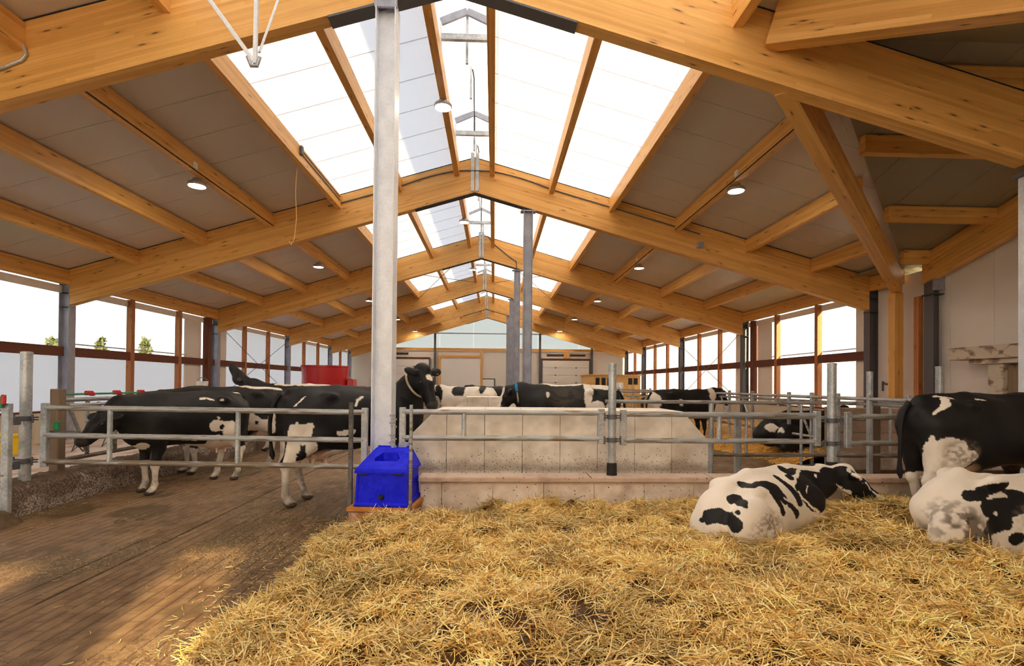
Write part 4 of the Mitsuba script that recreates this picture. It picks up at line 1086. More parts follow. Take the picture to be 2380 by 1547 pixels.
scene['cow_hide'] = {'type': 'twosided', 'bsdf': {'type': 'principled', 'base_color': {'type': 'mesh_attribute', 'name': 'vertex_color'}, 'roughness': .55, 'specular': .25, 'sheen': .3}}
mat('cow_eye', (.008, .007, .006), .15, .6)
mat('hide_pink', (.52, .30, .22), .5, .3)
BLACK, WHITE = np.array([.0075, .0070, .0078]), np.array([.78, .71, .63])
def paint(V, base, blobs, h=0, warp=.09, freq=4.5, seed=0, legs=None, extra=()):
    """Holstein coat: base colour plus blobs (centre, radii, colour) with wavy edges, in the cow's own metres."""
    w = np.stack([meshkit.fbm(V * freq + 11 * i, 4, seed + i) - .5 for i in range(3)], 1) * 2 * warp
    Q = V + w
    C = np.repeat((BLACK if base == 'b' else WHITE)[None], len(V), 0)
    T_ = np.full(len(V), 0.0 if base == 'b' else 1.0)
    for c, r, col in blobs:
        if np.ndim(c) == 2:                       # a brush stroke along points on the hide, radius r (or one per point)
            c = np.array(c, float); rr = np.broadcast_to(r, (len(c),)); d = np.full(len(V), 9.0)
            for i in range(max(1, len(c) - 1)):
                a, b = c[i], c[min(i + 1, len(c) - 1)]; ba = b - a
                t = np.clip(((Q - a) @ ba) / max(ba @ ba, 1e-9), 0, 1)
                d = np.minimum(d, np.linalg.norm(Q - a - t[:, None] * ba, axis=1) / (rr[i] + (rr[min(i + 1, len(c) - 1)] - rr[i]) * t))
        else:
            d = (((Q - np.array(c)) / np.broadcast_to(r, (3,))) ** 2).sum(1)
        T_ = np.where(d < 1, 1.0 if col == 'w' else 0.0, T_)
    C = BLACK + (WHITE - BLACK) * T_[:, None]
    tone = meshkit.fbm(V * 2.5 + 3, 3, 77 + seed)
    C = np.where(T_[:, None] > .5, C * (.82 + .3 * tone[:, None]), C * (.6 + 1.6 * tone[:, None]))
    for fn in extra: C = fn(V, C)
    return C
def dirt(c, r, col=(.24, .20, .16), amt=.8, seed=5, freq=26):
    def fn(V, C):
        d = (((V - np.array(c)) / np.broadcast_to(r, (3,))) ** 2).sum(1)
        m = np.clip(1.25 - d, 0, 1) * np.clip((meshkit.fbm(V * freq, 3, seed) - .38) * 5, .15, 1) * amt
        return C * (1 - m[:, None]) + np.array(col) * m[:, None]
    return fn
def muzzle_skin(H, col=(.035, .028, .028), far=.93):
    def fn(V, C):
        t = (V - H['P'](0, 0, 0)) @ H['R'][0] / H['L']; d = np.linalg.norm(V - H['P'](1, 0, -.03), axis=1)
        m = (t > far) & (d < .2)
        C = C.copy(); C[m] = col; return C
    return fn
def hooves(zmax, col=(.07, .055, .045)):
    def fn(V, C):
        m = V[:, 2] < zmax * (1 + .6 * (meshkit.noise(V * 20, 5) - .5)); C = C.copy(); C[m] = col; return C
    return fn
def dirty_feet(z=.46, seed=3):
    def fn(V, C):
        m = np.clip((z - V[:, 2]) / z, 0, 1) ** .8 * np.clip((meshkit.fbm(V * 9, 3, seed) - .25) * 2.2, 0, 1)
        return C * (1 - m[:, None]) + np.array([.10, .062, .032]) * m[:, None]
    return fn
def udder_pink(c, r):
    def fn(V, C):
        d = (((V - np.array(c)) / np.broadcast_to(r, (3,))) ** 2).sum(1); m = np.clip(1.6 - d, 0, 1)[:, None]
        return C * (1 - m) + np.array([.56, .36, .25]) * m
    return fn

def stand(h, hd, fore=(0, 0), hind=(0, 0), neck_mid=None, neck_r=.17, udder=True):
    """Standing body in cow metres: x forward, z up. hd = (poll, muzzle)."""
    S = Sdf(h)
    q = (1, 1.30, 1)
    S.bone((.55, 0, 1.03), (.30, 0, 1.06), .315, .355, .08, q)
    S.bone((.30, 0, 1.04), (-.30, 0, 1.03), .365, .405, .08, q)
    S.bone((-.30, 0, 1.03), (-.72, 0, 1.13), .395, .285, .10, q)
    S.bone((-.70, 0, 1.15), (-.87, 0, 1.17), .27, .195, .10, (1, 1.05, 1))
    S.bone((.34, 0, 1.39), (-.35, 0, 1.405), .055, .05, .06); S.bone((-.35, 0, 1.405), (-.90, 0, 1.385), .05, .05, .07)
    S.ell((.36, 0, 1.37), (.17, .10, .09), .08)
    for s in (-1, 1):
        S.ell((-.50, s * .235, 1.335), (.085, .06, .055), .07); S.ell((-.95, s * .115, 1.24), (.06, .05, .06), .06)
    S.bone((.66, 0, .86), (.50, 0, .74), .13, .13, .10, (1, 1.2, 1))                       # brisket
    poll, muz = np.array(hd[0], float), np.array(hd[1], float)
    nb = np.array([.58, 0, 1.14]); up = np.array([.50, 0, 1.28])
    mid = np.array(neck_mid, float) if neck_mid is not None else (nb + poll) / 2 + [0, 0, .02]
    S.bone(nb, mid, .255, neck_r + .02, .09, (1, 1.35, 1)); S.bone(mid, poll - unit(muz - poll) * .02 - [0, 0, .03], neck_r + .01, .115, .07, (1, 1.25, 1))
    S.bone(up, mid + [0, 0, .08], .16, .12, .08, (1, 1.4, 1))
    H = head(S, poll, muz)
    for i, s in enumerate((-1, 1)):
        f, b = fore[i], hind[i]
        y = s * .165
        S.bone((.42, s * .20, 1.08), (.50, s * .19, .82), .17, .125, .09, (1, 1.25, 1)); S.bone((.47, s * .185, .84), (.44 + f * .3, s * .175, .66), .115, .085, .06)
        S.bone((.44 + f * .3, s * .172, .68), (.475 + f * .65, y, .43), .078, .056, .04); S.ell((.48 + f * .65, y, .42), (.058, .055, .068), .03)
        S.bone((.475 + f * .65, y, .40), (.47 + f, y, .16), .044, .036, .03); S.ell((.47 + f, y, .14), (.046, .046, .05), .025)
        S.bone((.475 + f, y, .12), (.52 + f, y, .045), .040, .050, .02); S.ell((.535 + f, y - .012 * s, .034), (.072, .052, .036), .015)
        yh = s * .17
        S.bone((-.68, s * .17, 1.12), (-.60, s * .20, .84), .20, .15, .10, (1, 1.2, 1)); S.bone((-.86, s * .13, 1.10), (-.84 + b * .3, s * .15, .72), .15, .10, .08)
        S.bone((-.60, s * .20, .84), (-.80 + b * .6, yh, .60), .135, .078, .06); S.bone((-.84 + b * .3, yh, .74), (-.90 + b * .7, yh, .52), .075, .055, .05)
        S.ell((-.91 + b * .7, yh, .515), (.05, .045, .062), .03); S.bone((-.885 + b * .7, yh, .50), (-.85 + b, yh, .17), .050, .040, .03)
        S.ell((-.845 + b, yh, .145), (.048, .047, .052), .025); S.bone((-.84 + b, yh, .13), (-.80 + b, yh, .048), .042, .052, .02); S.ell((-.785 + b, yh, .035), (.074, .054, .037), .015)
    if udder:
        S.ell((-.56, 0, .66), (.20, .165, .155), .06); S.ell((-.38, 0, .69), (.16, .12, .09), .08)
        for x in (-.64, -.49):
            for s in (-1, 1): S.bone((x, s * .085, .55), (x, s * .09, .475), .022, .016, .02)
    return S, H

def lay(h, hd, neck_mid, nr=.17, hip=.70, rump=.47, thigh=(-.56, -.36, .32)):
    """Lying body: belly on the ground, forelegs folded, near hind leg (-y side) forward."""
    S = Sdf(h)
    q = (1, 1.12, 1)
    S.bone((.55, 0, .44), (.25, 0, .45), .30, .36, .09, q); S.bone((.25, 0, .44), (-.30, 0, .40), .37, .40, .10, q)
    S.bone((-.30, 0, .40), (-.72, .02, hip - .31), .39, .28, .10, q); S.bone((-.70, .02, hip - .29), (-.93, .03, rump - .17), .26, .18, .10)
    S.bone((.34, 0, .80), (-.35, 0, .79), .05, .05, .07); S.bone((-.35, 0, .79), (-.68, 0, hip), .05, .05, .08); S.bone((-.68, 0, hip), (-.98, .02, rump), .05, .05, .08)
    for s in (-1, 1):
        S.ell((-.54, s * .22, hip - .03), (.10, .07, .06), .12); S.ell((-.95, s * .10, rump - .12), (.07, .06, .06), .10)
    tx, ty, tz = thigh
    S.ell(thigh, (.28, .15, .27), .07)                    # near thigh, shank folded forward under it
    S.bone((tx + .13, ty - .04, tz - .12), (tx - .18, ty - .07, .10), .13, .085, .07); S.bone((tx - .18, ty - .07, .09), (tx + .20, ty - .09, .06), .065, .055, .05); S.bone((tx + .20, ty - .09, .06), (tx + .36, ty - .07, .05), .05, .05, .03)
    S.ell((-.50, .34, .24), (.28, .13, .22), .07)
    S.bone((.56, -.02, .30), (.66, -.03, .22), .19, .15, .10)
    for s in (-1, 1):
        S.bone((.42, s * .24, .50), (.50, s * .24, .24), .15, .11, .08); S.bone((.46, s * .25, .2), (.74, s * .20, .075), .095, .07, .06); S.bone((.74, s * .20, .07), (.50, s * .17, .05), .058, .045, .04)
    poll, muz = np.array(hd[0], float), np.array(hd[1], float); nm_ = np.array(neck_mid, float)
    nb = np.array([.56, 0, .54])
    S.bone(nb, nm_, .245, nr + .02, .09, (1, 1.25, 1)); S.bone(nm_, poll - unit(muz - poll) * .03 - [0, 0, .03], nr + .01, .115, .07, (1, 1.2, 1))
    S.bone((.42, 0, .70), nm_ + [0, 0, .08], .14, .11, .08, (1, 1.3, 1))
    H = head(S, poll, muz)
    return S, H

COWS = []
def cow(label, S, H, M, sc, colors, tail=None, tailcol='b', smooth=6, group=None):
    nm = key('cow'); tag(nm, label, 'cow', group)
    V, f = S.build(smooth)
    C = colors(V)
    COWS.append((nm, V, f, M, sc))
    V = V + 0
    k = key(nm + '__body')
    W, _ = xf((V, f), M, sc)
    scene[k] = mikit.ply((W, f), 'cow_hide', smooth=True, color=C)
    head_parts(nm, H, M, sc)
    if tail is not None:
        p = np.asarray(tail, float); n = len(p)
        r = np.linspace(.030, .016, n); r[-3:] = [.024, .034, .012]
        v, ff = tube(p, r, 9)
        cc = np.repeat((WHITE * .7 if tailcol == 'w' else BLACK * 1.5)[None], len(v), 0)
        k = key(nm + '__tail'); scene[k] = mikit.ply((xf((v, ff), M, sc)[0], ff), 'cow_hide', smooth=True, color=cc)
    return nm
def spl(pts, n=14):
    from scipy.interpolate import CubicSpline
    p = np.asarray(pts, float); t = np.r_[0, np.cumsum(np.linalg.norm(np.diff(p, axis=0), axis=1))]
    return CubicSpline(t, p)(np.linspace(0, t[-1], n))

# coat patches as brush strokes (points on the hide in the cow's own metres, radius, colour)
STROKES = {'H': [([(-1.04,-0.06,0.44),(-0.97,-0.12,0.46),(-0.94,-0.23,0.45),(-1.0,-0.32,0.41)],[0.075,0.075,0.075,0.074],'b'),([(-1.08,0.0,0.4)],0.032,'b'),([(-0.81,-0.15,0.61),(-0.75,-0.17,0.61),(-0.85,-0.31,0.61)],[0.053,0.053,0.052],'b'),([(-0.87,-0.35,0.59)],0.028,'b'),([(-0.94,-0.32,0.53)],0.026,'b'),([(-0.58,-0.11,0.73),(-0.58,-0.21,0.73),(-0.46,-0.22,0.74)],[0.053,0.052,0.053],'b'),([(-0.46,-0.22,0.74),(-0.36,-0.24,0.72),(-0.27,-0.28,0.68)],[0.07,0.071,0.071],'b'),([(-0.27,-0.28,0.68),(-0.23,-0.32,0.61),(-0.2,-0.33,0.58)],0.061,'b'),([(-0.36,-0.3,0.65),(-0.31,-0.35,0.56),(-0.3,-0.37,0.46)],[0.036,0.037,0.037],'b'),([(-0.06,-0.15,0.77),(-0.04,-0.2,0.73),(0.0,-0.26,0.67),(0.04,-0.31,0.6),(0.06,-0.33,0.52)],0.045,'b'),([(-0.15,-0.35,0.52),(-0.07,-0.35,0.47),(0.0,-0.34,0.4)],[0.037,0.038,0.038],'b'),([(0.16,-0.08,0.83),(0.19,-0.14,0.8),(0.32,-0.13,0.8)],[0.056,0.056,0.057],'b'),([(0.12,-0.19,0.76)],0.044,'b'),([(0.36,-0.2,0.74),(0.53,-0.21,0.68),(0.66,-0.23,0.64),(0.33,-0.36,0.55),(0.37,-0.38,0.49)],[0.13,0.133,0.135,0.129,0.129],'b'),([(0.27,-0.24,0.73),(0.14,-0.29,0.65),(0.17,-0.34,0.54),(0.28,-0.35,0.41)],[0.07,0.066,0.057,0.042],'b'),([(0.81,-0.25,0.73),(0.93,-0.4,0.76)],0.119,'b'),([(0.73,-0.25,0.6),(0.85,-0.25,0.53)],[0.099,0.101],'b'),([(0.97,-0.31,0.73),(1.07,-0.39,0.63),(1.18,-0.44,0.56),(1.31,-0.5,0.45),(1.35,-0.55,0.39)],[0.127,0.115,0.11,0.092,0.053],'b'),([(1.03,-0.35,0.54),(1.18,-0.38,0.45),(1.29,-0.47,0.41)],[0.077,0.078,0.079],'b'),([(0.1,-0.3,0.62),(0.12,-0.33,0.56),(0.23,-0.35,0.46),(0.37,-0.36,0.38)],0.014,'w'),([(-0.21,-0.33,0.6),(-0.11,-0.33,0.55)],0.01,'w'),([(0.3,-0.33,0.33),(0.37,-0.34,0.31),(0.16,-0.35,0.37)],[0.059,0.059,0.058],'w'),([(1.04,-0.27,0.53),(1.02,-0.32,0.53)],0.046,'w'),([(1.05,-0.33,0.79),(0.9,-0.48,0.77),(0.9,-0.51,0.75)],[0.028,0.027,0.027],'w'),([(0.91,-0.52,0.74),(1.21,-0.45,0.62),(1.32,-0.5,0.5)],0.014,'w'),([(1.33,-0.51,0.48),(1.36,-0.55,0.43)],0.034,'w'),([(0.63,-0.18,0.73)],0.02,'w'),([(0.43,-0.11,0.8),(0.22,-0.21,0.76)],0.019,'w')],
 'I': [([(-0.81,-0.2,0.71),(-0.75,-0.22,0.71)],[0.052,0.053],'b'),([(-0.71,-0.24,0.67)],0.031,'b'),([(-0.69,-0.21,0.74),(-0.52,-0.27,0.79),(-0.32,-0.25,0.71)],[0.056,0.057,0.058],'b'),([(-0.69,-0.26,0.59),(-0.59,-0.27,0.6),(-0.48,-0.29,0.62),(-0.38,-0.29,0.65)],[0.084,0.085,0.086,0.087],'b'),([(-0.6,-0.28,0.55),(-0.58,-0.29,0.49),(-0.71,-0.28,0.42),(-0.81,-0.34,0.35)],[0.085,0.085,0.077,0.066],'b'),([(-0.52,-0.26,0.64),(-0.41,-0.27,0.67)],[0.064,0.065],'b'),([(-0.93,-0.31,0.52)],0.054,'b'),([(-0.92,-0.34,0.43)],0.05,'b'),([(-0.94,-0.34,0.36)],0.037,'b'),([(-0.47,-0.34,0.34)],0.062,'b'),([(-0.62,-0.23,0.7),(-0.47,-0.24,0.7)],0.02,'w'),([(-0.63,-0.27,0.56)],0.02,'w')],
 'G': [([(-0.96,-0.23,1.01),(-0.96,-0.23,0.95)],[0.015,0.04],'w'),([(-0.96,-0.2,0.87),(-0.9,-0.26,0.89),(-0.83,-0.27,0.92),(-0.74,-0.29,0.91)],[0.08,0.08,0.081,0.081],'w'),([(-0.72,-0.31,0.95),(-0.72,-0.3,0.88)],[0.019,0.062],'w'),([(-0.96,-0.19,0.76),(-0.97,-0.17,0.66),(-0.95,-0.21,0.75)],0.096,'w'),([(-0.74,-0.29,0.83),(-0.66,-0.33,0.81),(-0.62,-0.34,0.81)],0.066,'w'),([(-0.84,-0.26,0.71),(-0.72,-0.3,0.73),(-0.91,-0.25,0.75)],[0.109,0.11,0.108],'w'),([(-1.01,-0.17,0.55),(-1.01,-0.19,0.49),(-0.98,-0.16,0.39)],[0.108,0.096,0.087],'w'),([(-0.79,-0.07,1.42),(-0.67,-0.11,1.41),(-0.64,-0.12,1.41)],0.014,'w'),([(-0.72,-0.14,1.39),(-0.76,-0.19,1.35),(-0.84,-0.2,1.3),(-0.93,-0.21,1.24)],[0.038,0.038,0.022,0.014],'w'),([(-0.37,-0.17,1.39),(-0.29,-0.18,1.38)],0.015,'w')],
 'A': [([(-0.92,-0.26,0.95),(-0.84,-0.27,0.94),(-0.75,-0.3,0.96)],0.052,'w'),([(-0.87,-0.26,0.89),(-0.77,-0.27,0.9),(-0.8,-0.25,0.82)],[0.072,0.072,0.073],'w'),([(-0.87,-0.28,1.01)],0.02,'w'),([(-0.73,-0.32,1.0)],0.017,'w'),([(-0.9,-0.26,0.89),(-0.89,-0.26,0.82),(-0.92,-0.25,0.72)],0.084,'w'),([(-0.94,-0.24,0.63),(-0.96,-0.22,0.45),(-0.96,-0.21,0.24)],[0.07,0.07,0.071],'w'),([(-0.71,-0.3,0.73),(-0.65,-0.1,0.47),(-0.68,0.13,0.17),(-0.61,0.13,0.05)],[0.07,0.072,0.075,0.075],'w'),([(-0.38,-0.3,0.88),(-0.22,-0.31,0.89)],0.038,'w'),([(-0.19,-0.29,1.22),(-0.15,-0.25,1.29),(-0.06,-0.21,1.33)],0.015,'w'),([(-0.9,-0.24,1.22),(-0.75,-0.2,1.35)],0.01,'w')],
 'C': [([(1.01,0.13,0.96),(0.82,0.13,0.95),(0.73,0.15,0.85)],[0.036,0.037,0.037],'w'),([(0.63,0.09,0.7),(0.57,0.22,0.71)],[0.084,0.083],'w'),([(0.53,0.2,0.54),(0.53,0.2,0.14),(0.47,0.23,0.52),(0.46,0.2,0.14)],[0.102,0.103,0.102,0.103],'w'),([(1.01,0.12,1.22)],0.014,'w')],
 'C2': [([(-0.3,0.32,0.93),(-0.57,0.34,0.9),(-0.53,0.33,0.8)],[0.091,0.093,0.093],'w'),([(-0.36,0.33,1.05)],0.028,'w'),([(-0.42,0.3,0.9)],0.039,'b'),([(-0.14,0.19,1.36),(-0.44,0.27,1.35)],0.021,'w'),([(0.27,0.21,0.78),(-0.08,0.2,0.73)],[0.034,0.035],'w'),([(-0.38,0.19,0.69),(-0.62,-0.12,0.05),(-0.62,0.27,0.68),(-0.75,0.22,0.07)],[0.114,0.12,0.115,0.118],'w')],
 'D': [([(-0.34,0.32,0.94),(-0.52,0.32,0.81),(-0.64,0.33,0.79)],0.091,'w'),([(-0.28,0.26,0.76),(-0.6,0.27,0.7)],0.076,'w'),([(-0.48,0.31,0.84)],0.03,'b'),([(-0.72,0.31,0.93),(-0.73,0.28,0.68)],0.069,'w'),([(-0.6,0.14,0.59),(-0.72,-0.12,0.03),(-0.87,-0.12,0.47),(-0.84,0.21,0.06)],[0.116,0.12,0.12,0.117],'w')]}
#--strokes end
# --- the cow in front: black, standing in the alley, head over the concrete block, facing right
def cow_a():
    M, sc = pose(-1.86, 7.27, 0, math.radians(33)), 1.06
    S, H = stand(.0145, ((.74, -.28, 1.67), (.80, -.51, 1.21)), fore=(.02, -.04), hind=(-.13, .14), neck_mid=(.68, -.08, 1.42), neck_r=.18)
    P = H['P']
    def col(V):
        bl = [((-.80, 0, .15), (.55, .6, .44), 'w'), ((.50, 0, .12), (.40, .6, .36), 'w'), ((-.35, 0, .58), (.28, .25, .10), 'w')] + STROKES['A'] + [(P(.26, 0, .10), (.06, .05, .05), 'w')]
        return paint(V, 'b', bl, warp=.03, seed=1, extra=(udder_pink((-.56, 0, .60), (.17, .17, .15)), dirt((-.80, .1, .2), (.16, .3, .28), amt=.75), muzzle_skin(H), dirty_feet(), hooves(.06)))
    tl = spl([(-1.02, 0, 1.36), (-1.10, 0, 1.20), (-1.12, .05, .95), (-1.10, .06, .70), (-1.08, .05, .56)])
    nm = cow('black cow with white forehead flash, its head over the concrete block', S, H, M, sc, col, tl)
    Rn = frame_of((.10, -.20, .22)); c0 = np.array([.70, -.155, 1.50])
    pts = [c0 + Rn[1] * .172 * math.sin(t) + Rn[2] * (.20 * math.cos(t)) + Rn[0] * .05 * math.cos(t) for t in np.linspace(0, 2 * np.pi, 33)]
    v, f = tube(pts, .016, 8); put(nm + '__collar', xf((v, f), M, sc), 'rope', smooth=True); tag(nm + '__collar', 'pale rope collar')
    e = P(.02, .22, .03)
    put(nm + '__ear_tag', xf(beam(e, e + H['R'][0] * .05, .035, .012, up=H['R'][2])[:2], M, sc), 'rope')
mat('rope', (.50, .42, .30), .8, .2)
mat('collar_blue', (.02, .20, .50), .5, .3)
cow_a()

# --- grazing cow at the left kerb, facing left toward the camera
def cow_c():
    a = math.atan2(-1.0, -.62)
    M, sc = pose(-4.69, 7.85, 0, math.radians(180 + 63)), .985
    S, H = stand(.016, ((1.04, .02, 1.13), (1.36, .06, .84)), fore=(-.04, .02), hind=(.16, .04), neck_mid=(.84, 0, 1.18), neck_r=.20, udder=True)
    def col(V):
        bl = [((-.80, 0, .15), (.55, .6, .44), 'w'), ((.50, 0, .12), (.40, .6, .36), 'w'), ((-.30, 0, .60), (.5, .3, .05), 'w'), ((-.88, 0, 1.42), (.22, .06, .05), 'w'), ((.62, 0, .70), (.09, .2, .06), 'w')] + STROKES['C2']
        return paint(V, 'b', bl, warp=.04, seed=4, extra=(udder_pink((-.56, 0, .60), (.17, .17, .14)), dirt((.5, 0, .1), (.2, .3, .22), amt=.6), muzzle_skin(H), dirty_feet(), hooves(.06)))
    cow('black cow grazing at the left kerb with its head toward the feed fence', S, H, M, sc, col, spl([(-1.02, 0, 1.36), (-1.10, 0, 1.2), (-1.10, 0, .9), (-1.08, .02, .6)]))
cow_c()
def cow_d():
    M, sc = pose(-4.84, 9.28, 0, math.radians(180 + 35)), 1.03
    S, H = stand(.022, ((1.15, .02, 1.12), (1.50, .04, .84)), fore=(.05, -.05), hind=(.05, -.08), neck_mid=(.88, 0, 1.18))
    def col(V):
        bl = [((-.80, 0, .15), (.55, .6, .44), 'w'), ((.50, 0, .12), (.40, .6, .36), 'w'), ((-.6, 0, 1.43), (.5, .1, .06), 'w')] + STROKES['D']
        C = paint(V, 'b', bl, warp=.04, seed=8, extra=(udder_pink((-.56, 0, .60), (.17, .17, .14)), muzzle_skin(H), dirty_feet(), hooves(.06)))
        return C
    cow('dark cow behind the grazing cow, with pale tail and white hind legs', S, H, M, sc, col, spl([(-1.0, 0, 1.36), (-1.13, .02, 1.2), (-1.15, .03, .9), (-1.13, .03, .6)]), 'w')
cow_d()
def cow_e():
    M, sc = pose(-4.75, 12.2, 0, math.radians(180 + 8)), 1.06
    S, H = stand(.022, ((1.02, .0, 1.52), (1.26, -.05, 1.86)), neck_mid=(.82, 0, 1.36), neck_r=.16)
    cow('dark grey cow at the feed fence stretching its muzzle up into the air', S, H, M, sc, lambda V: np.minimum(paint(V, 'b', [((.5, 0, .3), (.3, .4, .3), 'w'), ((-.8, 0, .3), (.3, .4, .4), 'w'), ((-.2, 0, 1.45), (.8, .12, .07), 'w')], seed=12, extra=(hooves(.06),)) + .012, 1), spl([(-1.0, 0, 1.36), (-1.10, 0, 1.2), (-1.1, 0, .8)]))
cow_e()
def cow_b():
    M, sc = pose(1.42, 10.3, 0, math.radians(180 - 4)), 1.09
    S, H = stand(.020, ((1.02, .02, 1.33), (1.20, .06, 1.0)), neck_mid=(.80, 0, 1.28), neck_r=.17)
    P = H['P']
    def col(V):
        bl = [((-.42, 0, 1.25), (.09, .5, .32), 'w'), ((-.60, .25, 1.05), (.14, .2, .13), 'w'), ((-.82, .2, 1.05), (.08, .2, .12), 'w'), ((.28, .30, 1.30), (.05, .1, .07), 'w'), ((-.75, 0, 1.42), (.35, .2, .06), 'w'),
              ((0, 0, 1.46), (.5, .08, .045), 'w'), ([P(.08, .02, .11), P(.5, .03, .09), P(.92, .03, .06)], [.06, .045, .05], 'w'), ((.5, 0, .3), (.3, .4, .35), 'w'), ((-.8, 0, .3), (.4, .4, .4), 'w')]
        return paint(V, 'b', bl, warp=.06, seed=21, extra=(dirt((.0, .3, 1.25), (.35, .2, .2), (.10, .075, .045), .45, freq=9), muzzle_skin(H, (.3, .2, .17)), hooves(.06)))
    nm = cow('black and white cow standing behind the concrete block with a blue collar tag, facing left', S, H, M, sc, col, spl([(-1.0, 0, 1.36), (-1.10, 0, 1.2), (-1.1, 0, .8)]))
    pts = [np.array([.86 + .03 * math.cos(a), .01 + .155 * math.sin(a), 1.27 + .20 * math.cos(a)]) for a in np.linspace(0, 2 * np.pi, 25)]
    put(nm + '__collar', xf(tube(pts, .016, 8), M, sc), 'rope', smooth=True)
    pts = [np.array([.86 + .03 * math.cos(a), .01 + .165 * math.sin(a), 1.27 + .208 * math.cos(a)]) for a in np.linspace(.5, 1.35, 8)]
    put(nm + '__collar_tag', xf(tube(pts, .030, 8), M, sc), 'collar_blue', smooth=True); tag(nm + '__collar_tag', 'blue collar tag')
cow_b()
# --- black cow standing at the right edge, seen from behind its hip
def cow_g():
    M, sc = pose(5.50, 5.42, .10, math.radians(4)), .985
    S, H = stand(.0145, ((1.05, .0, 1.40), (1.35, .0, 1.10)), fore=(0, 0), hind=(-.08, .12))
    def col(V):
        bl = [((-.80, 0, .15), (.55, .6, .44), 'w'), ((.50, 0, .12), (.40, .6, .36), 'w')] + STROKES['G']
        return paint(V, 'b', bl, warp=.03, seed=31, freq=8, extra=(udder_pink((-.52, 0, .66), (.22, .2, .13)), dirt((-.68, -.25, .84), (.20, .2, .16), (.20, .15, .10), .85), dirt((-.86, -.2, .45), (.12, .2, .35), (.24, .19, .13), .8), dirt((.05, 0, .62), (.42, .3, .08), (.24, .12, .04), .9), muzzle_skin(H), dirty_feet(), hooves(.06)))
    cow('big black cow standing at the right picture edge with dirty white thigh and udder', S, H, M, sc, col, spl([(-1.02, 0, 1.36), (-1.10, .0, 1.2), (-1.12, .0, .92), (-1.11, .02, .62), (-1.09, .03, .52)]))
cow_g()
# --- lying cow in the middle of the straw, facing right with its head stretched forward
def cow_h():
    M, sc = pose(3.0, 5.47, -.12, math.radians(28)), .98
    S, H = lay(.0105, ((1.08, -.25, .73), (1.44, -.50, .42)), (.84, -.10, .62), thigh=(-.72, -.31, .37))
    P = H['P']
    def col(V):
        bl = [((.75, .25, .45), (.55, .45, .6), 'b')] + STROKES['H']
        return paint(V, 'w', bl, warp=.03, seed=41, freq=7, extra=(dirt((-.60, -.40, .34), (.30, .2, .20), (.20, .17, .14), .9, freq=38), dirt((.1, -.4, .12), (.35, .2, .12), (.30, .2, .10), .7), dirt((-1.02, -.12, .12), (.07, .08, .05), (.5, .17, .06), 1.0, freq=5), muzzle_skin(H, (.50, .28, .22), .985)))
    cow('white cow lying on the straw, its black head stretched to the right', S, H, M, sc, col, None)
cow_h()
def cow_i():
    M, sc = pose(5.00, 4.68, -.05, math.radians(8)), .98
    S, H = lay(.0125, ((1.02, .0, .92), (1.34, -.1, .66)), (.82, 0, .74), hip=.86, rump=.68, thigh=(-.93, -.19, .37))
    def col(V):
        bl = [((.75, 0, .5), (.5, .6, .6), 'b')] + STROKES['I']
        return paint(V, 'w', bl, warp=.025, seed=55, freq=6, extra=(dirt((-1.0, -.28, .44), (.26, .35, .27), (.17, .135, .105), 1.0, freq=15), dirt((-.3, -.3, .5), (.2, .2, .15), (.3, .24, .18), .5), dirt((.2, -.4, .1), (.5, .3, .14), (.36, .24, .13), .7), muzzle_skin(H)))
    cow('white cow with round black spots lying at the right picture edge, rump toward the left', S, H, M, sc, col, None)
cow_i()
def cow_j():
    M, sc = pose(6.75, 10.9, .22, math.radians(6)), 1.0
    S, H = lay(.03, ((1.02, .0, .86), (1.3, -.05, .60)), (.82, 0, .7))
    cow('black cow with a white flank mark lying on the straw bed behind the right gates', S, H, M, sc, lambda V: paint(V, 'b', [((-.85, -.3, .5), (.14, .3, .10), 'w'), ((.5, -.4, .15), (.3, .3, .15), 'w')], seed=61), None)
cow_j()
def far_cow(label, x, y, z, rz, blobs, base, seed, lying=False, sc=1.02):
    S, H = lay(.045, ((1.0, 0, .95), (1.3, 0, .7)), (.82, 0, .75)) if lying else stand(.045, ((1.02, 0, 1.40), (1.28, 0, 1.08)), neck_mid=(.82, 0, 1.30))
    cow(label, S, H, pose(x, y, z, rz), sc, lambda V: paint(V, base, blobs, warp=.06, seed=seed), None if lying else spl([(-1.0, 0, 1.36), (-1.10, 0, 1.2), (-1.1, 0, .8)]), smooth=3)
far_cow('small white and black cow behind the farther concrete block, nearest the sliding door', -.95, 17.2, 0, math.radians(170), [((.2, 0, 1.3), (.25, .5, .2), 'b'), ((.9, 0, 1.2), (.2, .3, .3), 'b'), ((-.6, 0, 1.4), (.12, .5, .2), 'b')], 'w', 71)
far_cow('small black cow far behind the farther concrete block beside the white board', -.1, 21.5, 0, math.radians(185), [((-.6, 0, 1.1), (.2, .5, .4), 'w')], 'b', 74)
far_cow('small black cow with white neck and rump among the far stall rails on the right', 5.35, 14.0, 0, math.radians(8), [((.72, 0, 1.3), (.10, .4, .3), 'w'), ((-.95, 0, 1.1), (.15, .4, .3), 'w'), ((-.3, -.2, 1.1), (.10, .3, .08), 'w')], 'b', 77)
